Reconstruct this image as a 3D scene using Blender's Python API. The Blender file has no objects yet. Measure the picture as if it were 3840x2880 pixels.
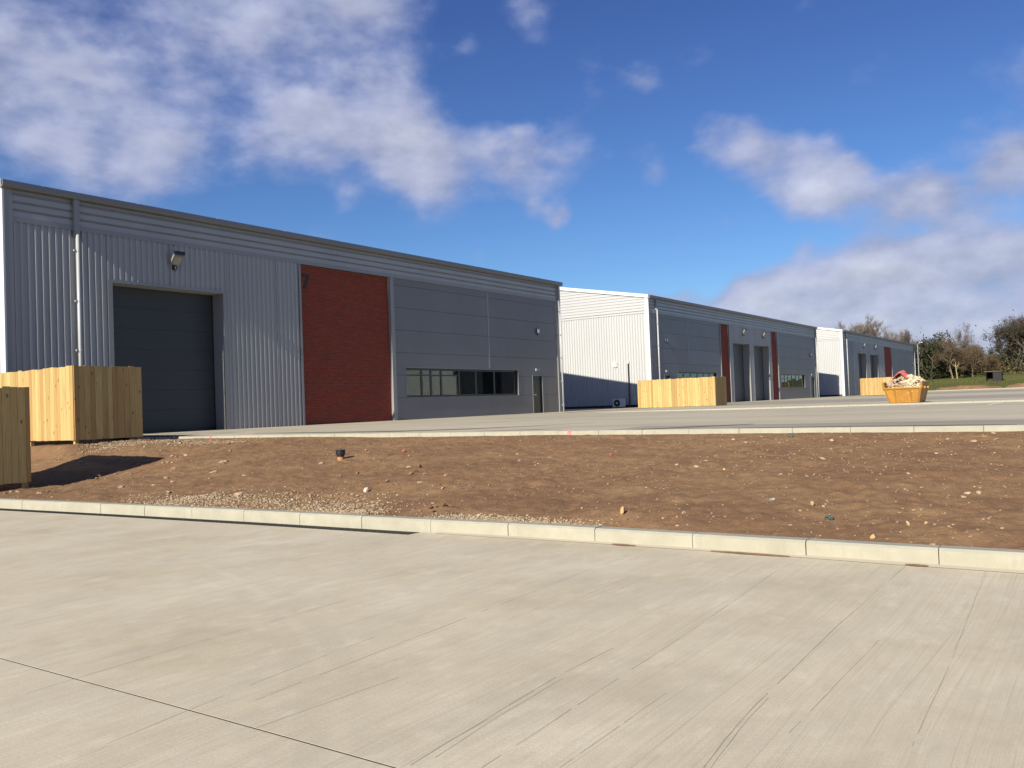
import bpy, math, random
import numpy as np
from mathutils import Matrix, Vector

random.seed(7)
rng = np.random.default_rng(11)
S = bpy.context.scene
COL = S.collection

# ------------------------------------------------------------------ camera
F, CX, CY = 3220.0, 1920.0, 1440.0            # focal length and centre in photo pixels (3840 x 2880)
EYE = np.array([0.0, 0.0, 1.22])
YAW, PITCH, ROLL = math.radians(34.584), math.radians(1.387), math.radians(2.119)
fwd = np.array([math.cos(YAW) * math.cos(PITCH), math.sin(YAW) * math.cos(PITCH), math.sin(PITCH)])
r0 = np.array([math.sin(YAW), -math.cos(YAW), 0.0])
u0 = np.cross(r0, fwd)
RIGHT = math.cos(ROLL) * r0 - math.sin(ROLL) * u0
UP = math.sin(ROLL) * r0 + math.cos(ROLL) * u0
cam = bpy.data.cameras.new('camera')
cam.sensor_fit = 'HORIZONTAL'; cam.sensor_width = 36.0; cam.lens = 36.0 * F / 3840.0
cam.clip_start = 0.05; cam.clip_end = 6000
camo = bpy.data.objects.new('camera', cam); COL.objects.link(camo)
M = Matrix.Identity(4)
for i in range(3):
    M[i][0], M[i][1], M[i][2], M[i][3] = RIGHT[i], UP[i], -fwd[i], EYE[i]
camo.matrix_world = M
S.camera = camo
S.render.resolution_x, S.render.resolution_y = 1024, 768

def ray(px, py):
    return fwd + RIGHT * (px - CX) / F - UP * (py - CY) / F

# ------------------------------------------------------------------ sun and sky
SUN_EL, SUN_A = math.radians(28.3), math.radians(1.6)       # sun stands over the -x side, a little in front of the facades
sdir = Vector((-math.cos(SUN_EL) * math.cos(SUN_A), -math.cos(SUN_EL) * math.sin(SUN_A), math.sin(SUN_EL)))
sun = bpy.data.lights.new('sun', 'SUN'); sun.energy = 5.0; sun.angle = math.radians(0.5); sun.color = (1.0, 0.92, 0.75)
suno = bpy.data.objects.new('sun', sun); COL.objects.link(suno)
suno.rotation_euler = sdir.to_track_quat('Z', 'Y').to_euler(); suno.location = (-30, -5, 40)
S.view_settings.view_transform = 'Standard'; S.view_settings.look = 'None'
S.view_settings.exposure = 0.80; S.view_settings.gamma = 1.0
try: S.view_settings.use_curve_mapping = False
except Exception: pass

W = bpy.data.worlds.new('World'); S.world = W; W.use_nodes = True
wt = W.node_tree; wt.nodes.clear()
def wn(t, **k):
    n = wt.nodes.new(t)
    for a, b in k.items(): setattr(n, a, b)
    return n
wl = wt.links.new
sky = wn('ShaderNodeTexSky', sky_type='NISHITA', sun_disc=False)
sky.sun_elevation = SUN_EL; sky.sun_rotation = math.atan2(sdir.x, sdir.y)
sky.air_density = 1.0; sky.dust_density = 0.5; sky.ozone_density = 3.0; sky.altitude = 50
SKY_STRENGTH = 0.05
geo = wn('ShaderNodeTexCoord')
def wmath(op, a, b=None, clamp=False):
    n = wn('ShaderNodeMath', operation=op, use_clamp=clamp)
    for i, v in enumerate((a, b)):
        if v is None: continue
        if isinstance(v, (int, float)): n.inputs[i].default_value = v
        else: wl(v, n.inputs[i])
    return n.outputs[0]
def wvec(op, a, b=None):
    n = wn('ShaderNodeVectorMath', operation=op)
    for i, v in enumerate((a, b)):
        if v is None: continue
        if isinstance(v, (tuple, list)): n.inputs[i].default_value = v
        else: wl(v, n.inputs[i])
    return n
D = geo.outputs['Generated']
def wnoise(vec, scale, detail=6, rough=0.55, dist=0.0):
    n = wn('ShaderNodeTexNoise'); n.inputs['Scale'].default_value = scale
    n.inputs['Detail'].default_value = detail; n.inputs['Roughness'].default_value = rough
    n.inputs['Distortion'].default_value = dist
    wl(vec, n.inputs['Vector']); return n
# slightly flattened direction so that clouds stretch along the horizon
Dz = wvec('MULTIPLY', D, (1.0, 1.0, 1.7)).outputs[0]
warp = wnoise(Dz, 7.0, 4, 0.6)
wv = wvec('SUBTRACT', warp.outputs['Color'], (0.5, 0.5, 0.5)).outputs[0]
wv = wvec('MULTIPLY', wv, (0.05, 0.05, 0.05)).outputs[0]
Dw = wvec('ADD', D, wv).outputs[0]
# cloud bodies: photo pixel, radius in pixels, weight (the sky at infinity: a direction is all a cloud has)
CLOUDS = [
    (560, 120, 420, .30), (230, 430, 290, .70), (600, 470, 260, .90), (100, 130, 250, .65), (880, 120, 190, .75), (1330, 30, 250, .75),
    (1500, 330, 170, .75), (1080, 400, 200, .75), (1000, 600, 150, .7), (1230, 540, 190, .8), (560, 590, 120, .5), (760, 330, 130, .5), (390, 280, 150, .55),
    (1590, 640, 170, 1.3), (1500, 560, 150, .9), (1830, 570, 150, .8), (2060, 590, 150, 1.1), (1960, 650, 90, .5), (2110, 810, 62, 1.0), (2010, 770, 50, .7),
    (1960, 480, 55, .7), (2420, 312, 80, .55), (1990, 60, 110, .55), (1770, 170, 80, .45), (2440, 640, 55, .45), (1300, 730, 60, .4),
    (2660, 530, 90, .7), (2790, 550, 110, .9), (2920, 610, 130, 1.3), (3080, 670, 130, 1.3), (3220, 660, 80, .8), (2740, 830, 70, .35), (3000, 710, 90, .9),
    (3360, 730, 100, .9), (3480, 740, 110, 1.0), (3570, 810, 100, .8), (3700, 740, 110, .85), (3830, 630, 110, 1.1), (3240, 300, 90, .25), (2980, 945, 60, .5),
    (2800, 1140, 130, 2.0), (2980, 1120, 160, 2.4), (3180, 1090, 190, 2.6), (3400, 1050, 210, 2.8), (3640, 1040, 210, 2.8),
    (3900, 1030, 230, 2.8), (2560, 1165, 85, 1.2), (3300, 1210, 260, 2.6), (3600, 1240, 280, 2.6), (3000, 1240, 220, 2.2), (2700, 1230, 130, 1.6),
    (3150, 1340, 260, 2.6), (3450, 1360, 280, 2.6), (3800, 1340, 300, 2.6), (2850, 1340, 200, 2.0), (3850, 1180, 260, 2.8), (1790, 960, 55, .4), (2450, 1120, 40, .8), (4200, 1040, 320, 2.4), (4600, 1060, 380, 2.2), (-250, 300, 420, .8), (-700, 200, 420, .7),
    (700, -250, 500, .7), (1500, -350, 380, .5),
]
acc = None
for (px, py, rad, wgt) in CLOUDS:
    d = ray(px, py); L = np.linalg.norm(d); d = d / L
    rr = rad / F / L * (0.60 if wgt > 1.5 else 0.86)
    dist = wn('ShaderNodeVectorMath', operation='DISTANCE'); wl(Dw, dist.inputs[0]); dist.inputs[1].default_value = d
    q = wmath('MULTIPLY', dist.outputs['Value'], 1.0 / rr)
    q = wmath('MULTIPLY', wmath('POWER', q, 2.0), -1.0)
    g = wmath('MULTIPLY', wmath('EXPONENT', q), wgt)
    acc = g if acc is None else wmath('ADD', acc, g)
acc = wmath('SUBTRACT', 1.0, wmath('EXPONENT', wmath('MULTIPLY', acc, -1.25)))
# scattered cloud everywhere else, of the same make
fd = wvec('DOT_PRODUCT', D, tuple(fwd)).outputs['Value']
away = wn('ShaderNodeMapRange'); away.clamp = True
wl(fd, away.inputs['Value']); away.inputs['From Min'].default_value = 0.80; away.inputs['From Max'].default_value = 0.55
big = wnoise(Dz, 2.3, 3, 0.5)
gen = wmath('MULTIPLY', wmath('MULTIPLY', wmath('SUBTRACT', big.outputs['Fac'], 0.45), 2.6, True), away.outputs[0])
acc = wmath('MAXIMUM', acc, gen)
Ds = wvec('ADD', Dz, tuple(0.022 * c for c in (-0.55, 0.45, 0.75))).outputs[0]
fine = wnoise(Dz, 7.0, 8, 0.52, 0.0)
fineS = wnoise(Ds, 7.0, 4, 0.50, 0.0)
fine2 = wnoise(Dz, 24.0, 6, 0.55)
dens = wmath('ADD', acc, wmath('MULTIPLY', wmath('SUBTRACT', fine.outputs['Fac'], 0.5), 1.9))
dens = wmath('ADD', dens, wmath('MULTIPLY', wmath('SUBTRACT', fine2.outputs['Fac'], 0.5), 0.48))
alpha = wn('ShaderNodeMapRange', interpolation_type='SMOOTHSTEP'); alpha.clamp = True
wl(dens, alpha.inputs['Value']); alpha.inputs['From Min'].default_value = 0.16; alpha.inputs['From Max'].default_value = 0.86
alpha.inputs['To Max'].default_value = 0.92
# cloud colour: bluish where thin, paler where thick, with a lit side
cr = wn('ShaderNodeValToRGB'); wl(wmath('MULTIPLY', dens, 0.7), cr.inputs[0])
e = cr.color_ramp.elements
e[0].position = 0.10; e[0].color = (0.175, 0.215, 0.38, 1)
e[1].position = 0.48; e[1].color = (0.225, 0.250, 0.365, 1)
x = e.new(0.68); x.color = (0.275, 0.295, 0.385, 1)
x = e.new(0.95); x.color = (0.350, 0.365, 0.425, 1)
lit = wmath('MULTIPLY', wmath('SUBTRACT', fine.outputs['Fac'], fineS.outputs['Fac']), 1.1)
lit = wmath('ADD', 1.0, lit)
litc = wn('ShaderNodeVectorMath', operation='SCALE'); wl(cr.outputs[0], litc.inputs[0]); wl(lit, litc.inputs['Scale'])
# the low bank stands whiter at its top edge than in its body
skyc = wn('ShaderNodeMixRGB', blend_type='MULTIPLY'); skyc.inputs[0].default_value = 1.0
wl(sky.outputs[0], skyc.inputs[1])
# the camera's white balance: clear air a little bluer overhead, brighter low down, the same all the way round
selv = wn('ShaderNodeSeparateXYZ'); wl(D, selv.inputs[0])
tint = wn('ShaderNodeValToRGB'); wl(selv.outputs['Z'], tint.inputs[0])
te = tint.color_ramp.elements
te[0].position = 0.10; te[0].color = tuple(SKY_STRENGTH * v for v in (0.84, 1.06, 1.34)) + (1,)
te[1].position = 0.42; te[1].color = tuple(SKY_STRENGTH * v for v in (0.72, 0.78, 1.16)) + (1,)
wl(tint.outputs[0], skyc.inputs[2])
hs = wn('ShaderNodeHueSaturation'); hs.inputs['Saturation'].default_value = 1.06; wl(skyc.outputs[0], hs.inputs['Color'])
mixc = wn('ShaderNodeMixRGB'); wl(alpha.outputs[0], mixc.inputs[0]); wl(hs.outputs[0], mixc.inputs[1]); wl(litc.outputs[0], mixc.inputs[2])
bg = wn('ShaderNodeBackground'); bg.inputs['Strength'].default_value = 1.0; wl(mixc.outputs[0], bg.inputs['Color'])
wo = wn('ShaderNodeOutputWorld'); wl(bg.outputs[0], wo.inputs['Surface'])

# ------------------------------------------------------------------ materials
class Mat:
    def __init__(s, name, rough=0.6, spec=0.5, metal=0.0):
        s.m = bpy.data.materials.new(name); s.m.use_nodes = True
        s.t = s.m.node_tree; s.b = s.t.nodes['Principled BSDF']
        s.b.inputs['Roughness'].default_value = rough; s.b.inputs['Metallic'].default_value = metal
        s.b.inputs['Specular IOR Level'].default_value = spec
        s._co = None
    def n(s, t, **k):
        n = s.t.nodes.new(t)
        for a, b in k.items(): setattr(n, a, b)
        return n
    def l(s, a, b): s.t.links.new(a, b)
    def pos(s, scale=(1, 1, 1), obj=False):
        if obj:
            c = s.n('ShaderNodeTexCoord').outputs['Object']
        else:
            c = s.n('ShaderNodeNewGeometry').outputs['Position']
        mp = s.n('ShaderNodeVectorMath', operation='MULTIPLY'); s.l(c, mp.inputs[0]); mp.inputs[1].default_value = scale
        return mp.outputs[0]
    def add(s, v, w):
        a = s.n('ShaderNodeVectorMath', operation='ADD'); s.l(v, a.inputs[0]); s.l(w, a.inputs[1]); return a.outputs[0]
    def noise(s, vec, scale=1.0, detail=4, rough=0.55, dist=0.0):
        n = s.n('ShaderNodeTexNoise'); s.l(vec, n.inputs['Vector'])
        n.inputs['Scale'].default_value = scale; n.inputs['Detail'].default_value = detail
        n.inputs['Roughness'].default_value = rough; n.inputs['Distortion'].default_value = dist
        return n.outputs['Fac']
    def ramp(s, f, stops):
        r = s.n('ShaderNodeValToRGB'); s.l(f, r.inputs[0]); e = r.color_ramp.elements
        while len(e) < len(stops): e.new(0.5)
        for x, (p, c) in zip(e, stops):
            x.position = p; x.color = (*c, 1) if len(c) == 3 else c
        return r.outputs[0]
    def g(s, f, lo, hi):                      # 0..1 mask
        r = s.n('ShaderNodeMapRange'); r.clamp = True; s.l(f, r.inputs['Value'])
        r.inputs['From Min'].default_value = lo; r.inputs['From Max'].default_value = hi
        return r.outputs[0]
    def math(s, op, a, b=None):
        n = s.n('ShaderNodeMath', operation=op)
        for i, v in enumerate((a, b)):
            if v is None: continue
            if isinstance(v, (int, float)): n.inputs[i].default_value = v
            else: s.l(v, n.inputs[i])
        return n.outputs[0]
    def mix(s, f, a, b, mode='MIX'):
        n = s.n('ShaderNodeMixRGB', blend_type=mode)
        for i, v in enumerate((f, a, b)):
            if isinstance(v, (int, float)): n.inputs[i].default_value = v
            elif isinstance(v, tuple): n.inputs[i].default_value = (*v, 1)
            else: s.l(v, n.inputs[i])
        return n.outputs[0]
    def col(s, c):
        if isinstance(c, tuple): s.b.inputs['Base Color'].default_value = (*c, 1)
        else: s.l(c, s.b.inputs['Base Color'])
        return s
    def bump(s, h, strength=0.3, dist=0.02):
        b = s.n('ShaderNodeBump'); b.inputs['Strength'].default_value = strength; b.inputs['Distance'].default_value = dist
        s.l(h, b.inputs['Height']); s.l(b.outputs[0], s.b.inputs['Normal']); return s
    def rand(s):
        o = s.n('ShaderNodeObjectInfo').outputs['Random']; i = s.n('ShaderNodeNewGeometry').outputs['Random Per Island']
        return s.math('FRACT', s.math('ADD', o, i))
MAT = {}
def mk(name, **k):
    m = Mat(name, **k); MAT[name] = m.m; return m

# brushed concrete slab
TYC, TYR = (-5.122, 8.985), 9.795            # an old tyre arc on the slab
m = mk('brushed_concrete', rough=0.85, spec=0.25)
P = m.pos()
rnd = m.n('ShaderNodeObjectInfo').outputs['Random']
cloud = m.noise(P, 0.85, 7, 0.68)
cloud2 = m.noise(m.pos((0.5, 1.0, 1.0)), 2.2, 4, 0.6)
wob = m.n('ShaderNodeVectorMath', operation='SCALE'); wobn = m.n('ShaderNodeTexNoise'); wobn.inputs['Scale'].default_value = 0.5
m.l(P, wobn.inputs['Vector']); m.l(wobn.outputs['Color'], wob.inputs[0]); wob.inputs['Scale'].default_value = 0.10
PW = m.add(P, wob.outputs[0])
def stretch(v, sc):
    q = m.n('ShaderNodeVectorMath', operation='MULTIPLY'); m.l(v, q.inputs[0]); q.inputs[1].default_value = sc; return q.outputs[0]
brush = m.noise(stretch(PW, (0.9, 70.0, 1.0)), 1.0, 3, 0.7)
brush2 = m.noise(stretch(PW, (0.30, 34.0, 1.0)), 1.0, 5, 0.65)
ln = None
sy = m.n('ShaderNodeSeparateXYZ'); m.l(PW, sy.inputs[0])
def white(v, off):
    w_ = m.n('ShaderNodeTexWhiteNoise', noise_dimensions='1D'); m.l(m.math('ADD', v, off), w_.inputs['W']); return w_.outputs['Value']
for (k_, wd_, keep, ms) in ((2.3, 0.0050, 0.45, 0.7), (5.1, 0.0042, 0.4, 1.3), (11.0, 0.0034, 0.45, 2.2), (23.0, 0.0026, 0.5, 2.8)):
    t_ = m.math('MULTIPLY', m.math('ADD', sy.outputs['Y'], m.math('MULTIPLY', sy.outputs['X'], 0.03 * (k_ % 1.7 - 0.8))), k_)
    i_ = m.math('FLOOR', t_); f_ = m.math('FRACT', t_)
    d_ = m.math('ABSOLUTE', m.math('SUBTRACT', f_, m.math('ADD', m.math('MULTIPLY', white(i_, 0.13), 0.8), 0.1)))
    q = m.g(d_, wd_ * k_, wd_ * k_ * 0.3)
    q = m.math('MULTIPLY', q, m.g(white(i_, 7.7), keep, keep + 0.05))
    q = m.math('MULTIPLY', q, m.g(m.noise(stretch(P, (0.40 * ms, 1.6 * ms, 1)), 1.0, 3, 0.6), 0.44, 0.60))
    ln = q if ln is None else m.math('MAXIMUM', ln, q)
c = m.ramp(cloud, [(0.32, (0.400, 0.352, 0.258)), (0.45, (0.478, 0.426, 0.322)), (0.56, (0.512, 0.462, 0.360)), (0.70, (0.575, 0.525, 0.420))])
c = m.mix(m.math('MULTIPLY', m.g(cloud2, 0.45, 0.72), 0.55), c, (0.385, 0.350, 0.285))
c = m.mix(m.math('MULTIPLY', m.g(brush, 0.42, 0.66), 0.26), c, (0.32, 0.285, 0.22))
c = m.mix(m.math('MULTIPLY', m.g(brush2, 0.50, 0.72), 0.20), c, (0.32, 0.285, 0.225))
c = m.mix(m.math('MULTIPLY', ln, 0.30), c, (0.19, 0.168, 0.125))
tyre = m.noise(stretch(P, (0.22, 0.22, 1)), 1.0, 1, 0.4)
tl = m.g(m.math('ABSOLUTE', m.math('SUBTRACT', tyre, 0.47)), 0.016, 0.006)
c = m.mix(m.math('MULTIPLY', tl, 0.0), c, (0.24, 0.22, 0.19))
cd = m.n('ShaderNodeVectorMath', operation='DISTANCE'); m.l(P, cd.inputs[0]); cd.inputs[1].default_value = (TYC[0], TYC[1], 0.0)
ring = None
for rr_ in (TYR, TYR + 0.21):
    q = m.g(m.math('ABSOLUTE', m.math('SUBTRACT', cd.outputs['Value'], rr_)), 0.085, 0.05); ring = q if ring is None else m.math('MAXIMUM', ring, q)
ring = m.math('MULTIPLY', ring, m.g(m.noise(P, 1.7, 4, 0.6), 0.38, 0.62))
c = m.mix(m.math('MULTIPLY', ring, 0.12), c, (0.23, 0.205, 0.17))
speck = m.noise(P, 60.0, 2, 0.5)
grit = m.noise(stretch(P, (90.0, 220.0, 1)), 1.0, 3, 0.7)
c = m.mix(m.math('MULTIPLY', m.g(grit, 0.42, 0.62), 0.42), c, (0.31, 0.28, 0.225))
mot = m.noise(m.pos((4.0, 9.0, 1)), 1.0, 6, 0.72)
c = m.mix(m.math('MULTIPLY', m.g(mot, 0.48, 0.68), 0.34), c, (0.345, 0.308, 0.235))
pal = m.noise(m.pos((2.4, 4.5, 1)), 1.3, 6, 0.72)
c = m.mix(m.math('MULTIPLY', m.g(pal, 0.54, 0.72), 0.40), c, (0.580, 0.532, 0.430))
c = m.mix(m.math('MULTIPLY', m.g(speck, 0.70, 0.78), 0.35), c, (0.20, 0.18, 0.15))
m.col(c); m.bump(m.math('ADD', m.math('MULTIPLY', brush, 0.7), m.math('MULTIPLY', speck, 0.3)), 0.25, 0.01)

def concrete_variant(name, dark, mid, light, xs=(1, 1, 1)):
    m = mk(name, rough=0.85, spec=0.25)
    P = m.pos()
    a = m.noise(m.pos((0.45 * xs[0], 0.12 * xs[1], 1)), 1.0, 6, 0.68); b = m.noise(m.pos((2.5, 0.5, 1)), 1.0, 5, 0.65)
    c = m.ramp(a, [(0.3, dark), (0.5, mid), (0.7, light)])
    c = m.mix(m.math('MULTIPLY', m.g(b, 0.5, 0.75), 0.3), c, dark)
    m.col(c); m.bump(m.noise(P, 40, 3), 0.2, 0.01); return m
concrete_variant('yard_concrete', (0.300, 0.266, 0.202), (0.372, 0.335, 0.262), (0.425, 0.388, 0.312))
concrete_variant('yard_concrete_grey', (0.215, 0.199, 0.170), (0.260, 0.240, 0.204), (0.300, 0.277, 0.235))
concrete_variant('yard_concrete_wet', (0.085, 0.075, 0.06), (0.12, 0.105, 0.085), (0.20, 0.18, 0.145), (3, 4, 1))
concrete_variant('yard_concrete_fresh', (0.315, 0.285, 0.225), (0.355, 0.322, 0.258), (0.390, 0.360, 0.292))

m = mk('kerb_concrete', rough=0.85, spec=0.25)
P = m.pos(); a = m.noise(P, 4.0, 5, 0.6); z = m.n('ShaderNodeSeparateXYZ'); m.l(m.pos(), z.inputs[0])
st = m.noise(m.pos((1, 5.0, 1.5)), 3.0, 5, 0.65)
r = m.rand()
c = m.ramp(a, [(0.3, (0.280, 0.264, 0.210)), (0.7, (0.345, 0.328, 0.266))])
c = m.mix(m.math('MULTIPLY', m.g(st, 0.55, 0.75), 0.60), c, (0.235, 0.230, 0.19))
c = m.mix(m.math('MULTIPLY', r, 0.25), c, (0.31, 0.30, 0.245))
pit = m.noise(P, 55.0, 2, 0.5)
nz_ = m.n('ShaderNodeSeparateXYZ'); m.l(m.n('ShaderNodeNewGeometry').outputs['True Normal'], nz_.inputs[0])
c = m.mix(m.math('MULTIPLY', m.g(nz_.outputs['Z'], 0.4, 0.8), m.g(m.noise(P, 5.0, 4, 0.7), 0.25, 0.6)), c, (0.25, 0.25, 0.215))
c = m.mix(m.math('MULTIPLY', m.g(pit, 0.70, 0.76), 0.5), c, (0.22, 0.19, 0.14))
m.col(c); m.bump(m.noise(P, 30, 3), 0.2, 0.01)

m = mk('drain_tar', rough=0.9, spec=0.2); m.col(m.ramp(m.noise(m.pos(), 30, 4), [(0.35, (0.030, 0.031, 0.030)), (0.7, (0.075, 0.073, 0.066))]))
m = mk('drag_dirt', rough=0.95, spec=0.1); m.col((0.265, 0.236, 0.180))
m = mk('joint_filler', rough=0.9); m.col((0.05, 0.045, 0.04))

# bare soil
m = mk('soil', rough=0.95, spec=0.1)
P = m.pos()
a = m.noise(P, 0.7, 5, 0.6, 0.5); b = m.noise(P, 9.0, 6, 0.65); f = m.noise(P, 45.0, 4, 0.6)
c = m.ramp(a, [(0.30, (0.165, 0.094, 0.053)), (0.46, (0.192, 0.114, 0.063)), (0.56, (0.216, 0.134, 0.072)), (0.74, (0.246, 0.160, 0.083))])
c = m.mix(m.math('MULTIPLY', m.g(b, 0.42, 0.70), 0.60), c, (0.118, 0.064, 0.041))
mid = m.noise(P, 3.2, 5, 0.7)
c = m.mix(m.math('MULTIPLY', m.g(mid, 0.50, 0.72), 0.35), c, (0.262, 0.168, 0.094))
c = m.mix(m.math('MULTIPLY', m.g(f, 0.56, 0.72), 0.45), c, (0.25, 0.175, 0.115))
pale = m.g(m.noise(P, 120.0, 2, 0.5), 0.70, 0.76)
c = m.mix(m.math('MULTIPLY', pale, 0.6), c, (0.40, 0.32, 0.23))
m.col(c); m.bump(m.math('ADD', m.math('MULTIPLY', b, 0.5), m.math('MULTIPLY', f, 0.5)), 0.8, 0.035)

def stone_mat(name, cols, dirt=(0.16, 0.10, 0.065)):
    m = mk(name, rough=0.9, spec=0.2)
    P = m.pos(); r = m.rand()
    c = m.ramp(r, [(i / max(1, len(cols) - 1), k) for i, k in enumerate(cols)])
    c = m.mix(m.math('MULTIPLY', m.g(m.noise(P, 22.0, 5, 0.65), 0.45, 0.72), 0.45), c, dirt)
    m.col(c); m.bump(m.noise(P, 60, 4), 0.5, 0.01); return m
stone_mat('stone', [(0.25, 0.165, 0.11), (0.34, 0.25, 0.17), (0.30, 0.21, 0.15), (0.38, 0.30, 0.215), (0.28, 0.20, 0.13)])
stone_mat('pebble', [(0.16, 0.095, 0.06), (0.27, 0.185, 0.12), (0.20, 0.125, 0.08), (0.34, 0.26, 0.18), (0.17, 0.105, 0.065)])
stone_mat('gravel', [(0.22, 0.155, 0.10), (0.35, 0.28, 0.19), (0.16, 0.105, 0.07), (0.43, 0.36, 0.26), (0.27, 0.195, 0.125)])
stone_mat('red_stone', [(0.32, 0.09, 0.05), (0.30, 0.10, 0.06)])
stone_mat('yellow_stone', [(0.75, 0.55, 0.10), (0.72, 0.52, 0.12)], (0.5, 0.36, 0.1))
stone_mat('tan_stone', [(0.40, 0.27, 0.14), (0.37, 0.26, 0.15)])
stone_mat('white_stone', [(0.50, 0.47, 0.40), (0.48, 0.42, 0.34)], (0.33, 0.25, 0.18))
stone_mat('blue_stone', [(0.33, 0.34, 0.31), (0.30, 0.32, 0.30)])
m = mk('tarmac_lump', rough=0.8, spec=0.3)
P = m.pos(); m.col(m.ramp(m.noise(P, 45, 4, 0.7), [(0.4, (0.035, 0.045, 0.042)), (0.55, (0.09, 0.11, 0.10)), (0.68, (0.5, 0.5, 0.46))])); m.bump(m.noise(P, 50, 4), 0.9, 0.02)
stone_mat('clod', [(0.155, 0.088, 0.056), (0.19, 0.11, 0.068)])
stone_mat('rubble', [(0.34, 0.24, 0.155), (0.42, 0.335, 0.23), (0.29, 0.185, 0.135), (0.46, 0.40, 0.29), (0.37, 0.30, 0.22)], (0.20, 0.14, 0.10))
stone_mat('pale_rubble', [(0.47, 0.415, 0.295), (0.43, 0.375, 0.265), (0.50, 0.45, 0.34)], (0.29, 0.24, 0.165))

# metal cladding
def clad(name, base, rough=0.42, var=0.06, metal=0.25):
    m = mk(name, rough=rough, spec=0.5, metal=metal)
    P = m.pos(); a = m.noise(m.pos((0.4, 0.4, 0.15)), 1.0, 4, 0.6); s = m.noise(m.pos((6, 6, 0.25)), 1.0, 4, 0.6)
    r = m.rand()
    dk = tuple(v * (1 - var * 1.6) for v in base); lt = tuple(min(1, v * (1 + var)) for v in base)
    c = m.ramp(a, [(0.3, dk), (0.7, lt)])
    c = m.mix(m.math('MULTIPLY', m.g(s, 0.55, 0.8), 0.15), c, tuple(v * 0.8 for v in base))
    c = m.mix(m.math('MULTIPLY', r, 0.10), c, tuple(v * 0.85 for v in base))
    m.col(c); m.bump(m.noise(P, 1.3, 3), 0.04, 0.02); return m
clad('silver_cladding', (0.335, 0.332, 0.335))
clad('pale_cladding', (0.372, 0.380, 0.395), 0.5, 0.03, 0.0)
clad('graphite_panel', (0.160, 0.161, 0.170), 0.45, 0.06, 0.05)
clad('graphite_light_panel', (0.185, 0.192, 0.210), 0.45, 0.06, 0.1)
clad('grey_flashing', (0.255, 0.255, 0.262), 0.42, 0.05, 0.2)
clad('gutter_grey', (0.165, 0.172, 0.195), 0.45, 0.05, 0.2)
clad('white_flashing', (0.52, 0.535, 0.565), 0.45, 0.03, 0.0)
clad('downpipe_white', (0.37, 0.385, 0.41), 0.4, 0.03, 0.0)
clad('shutter_graphite', (0.034, 0.038, 0.043), 0.5, 0.08, 0.0)
clad('shutter_grey', (0.085, 0.092, 0.098), 0.5, 0.08, 0.0)
clad('dark_green_frame', (0.016, 0.034, 0.030), 0.35, 0.1, 0.0)
clad('black_plastic', (0.012, 0.012, 0.013), 0.35, 0.1, 0.0)
clad('orange_clay', (0.40, 0.16, 0.06), 0.7, 0.08, 0.0)
clad('casing_cream', (0.66, 0.66, 0.61), 0.5, 0.05, 0.0)
clad('lamp_casing', (0.20, 0.20, 0.195), 0.45, 0.05, 0.2)
clad('roof_sheet', (0.30, 0.31, 0.33), 0.5, 0.05, 0.2)
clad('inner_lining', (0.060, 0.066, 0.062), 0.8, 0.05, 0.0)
clad('alarm_blue', (0.05, 0.08, 0.14), 0.4, 0.05, 0.0)
clad('black_paint', (0.018, 0.018, 0.020), 0.6, 0.05, 0.0)
clad('steel_galvanised', (0.42, 0.43, 0.44), 0.4, 0.1, 0.5)
clad('shed_black', (0.012, 0.011, 0.012), 0.8, 0.1, 0.0)
m = mk('lens_glass', rough=0.15); m.col((0.30, 0.295, 0.26))
m = mk('pink_paint', rough=0.7); m.col(m.ramp(m.noise(m.pos(), 40, 3), [(0.3, (0.80, 0.10, 0.12)), (0.7, (0.95, 0.22, 0.22))]))
m = mk('white_paint', rough=0.8); m.col(m.ramp(m.noise(m.pos(), 6, 5, 0.7), [(0.30, (0.45, 0.42, 0.35)), (0.55, (0.68, 0.65, 0.58))]))
m = mk('yellow_grit', rough=0.95); m.col(m.ramp(m.noise(m.pos((0.4, 1, 1)), 1.5, 5, 0.65), [(0.35, (0.29, 0.26, 0.205)), (0.55, (0.34, 0.265, 0.155)), (0.7, (0.33, 0.225, 0.105))]))
m = mk('window_glass', rough=0.0, spec=0.5); m.col((0.50, 0.62, 0.56)); m.b.inputs['Transmission Weight'].default_value = 1.0; m.b.inputs['IOR'].default_value = 1.52

# brickwork
m = mk('mortar', rough=0.95, spec=0.1); m.col(m.ramp(m.noise(m.pos(), 8, 4), [(0.3, (0.21, 0.135, 0.105)), (0.7, (0.28, 0.185, 0.145))]))
m = mk('red_brick', rough=0.85, spec=0.2)
r = m.rand(); P = m.pos()
c = m.ramp(r, [(0.0, (0.195, 0.043, 0.029)), (0.35, (0.240, 0.052, 0.034)), (0.7, (0.215, 0.048, 0.034)), (1.0, (0.270, 0.062, 0.040))])
c = m.mix(m.math('MULTIPLY', m.g(m.noise(P, 0.8, 4, 0.6), 0.45, 0.7), 0.18), c, (0.17, 0.046, 0.034))
c = m.mix(m.math('MULTIPLY', m.g(m.noise(P, 30, 3, 0.6), 0.5, 0.75), 0.3), c, (0.11, 0.026, 0.02))
m.col(c); m.bump(m.noise(P, 60, 3), 0.3, 0.01)

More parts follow.
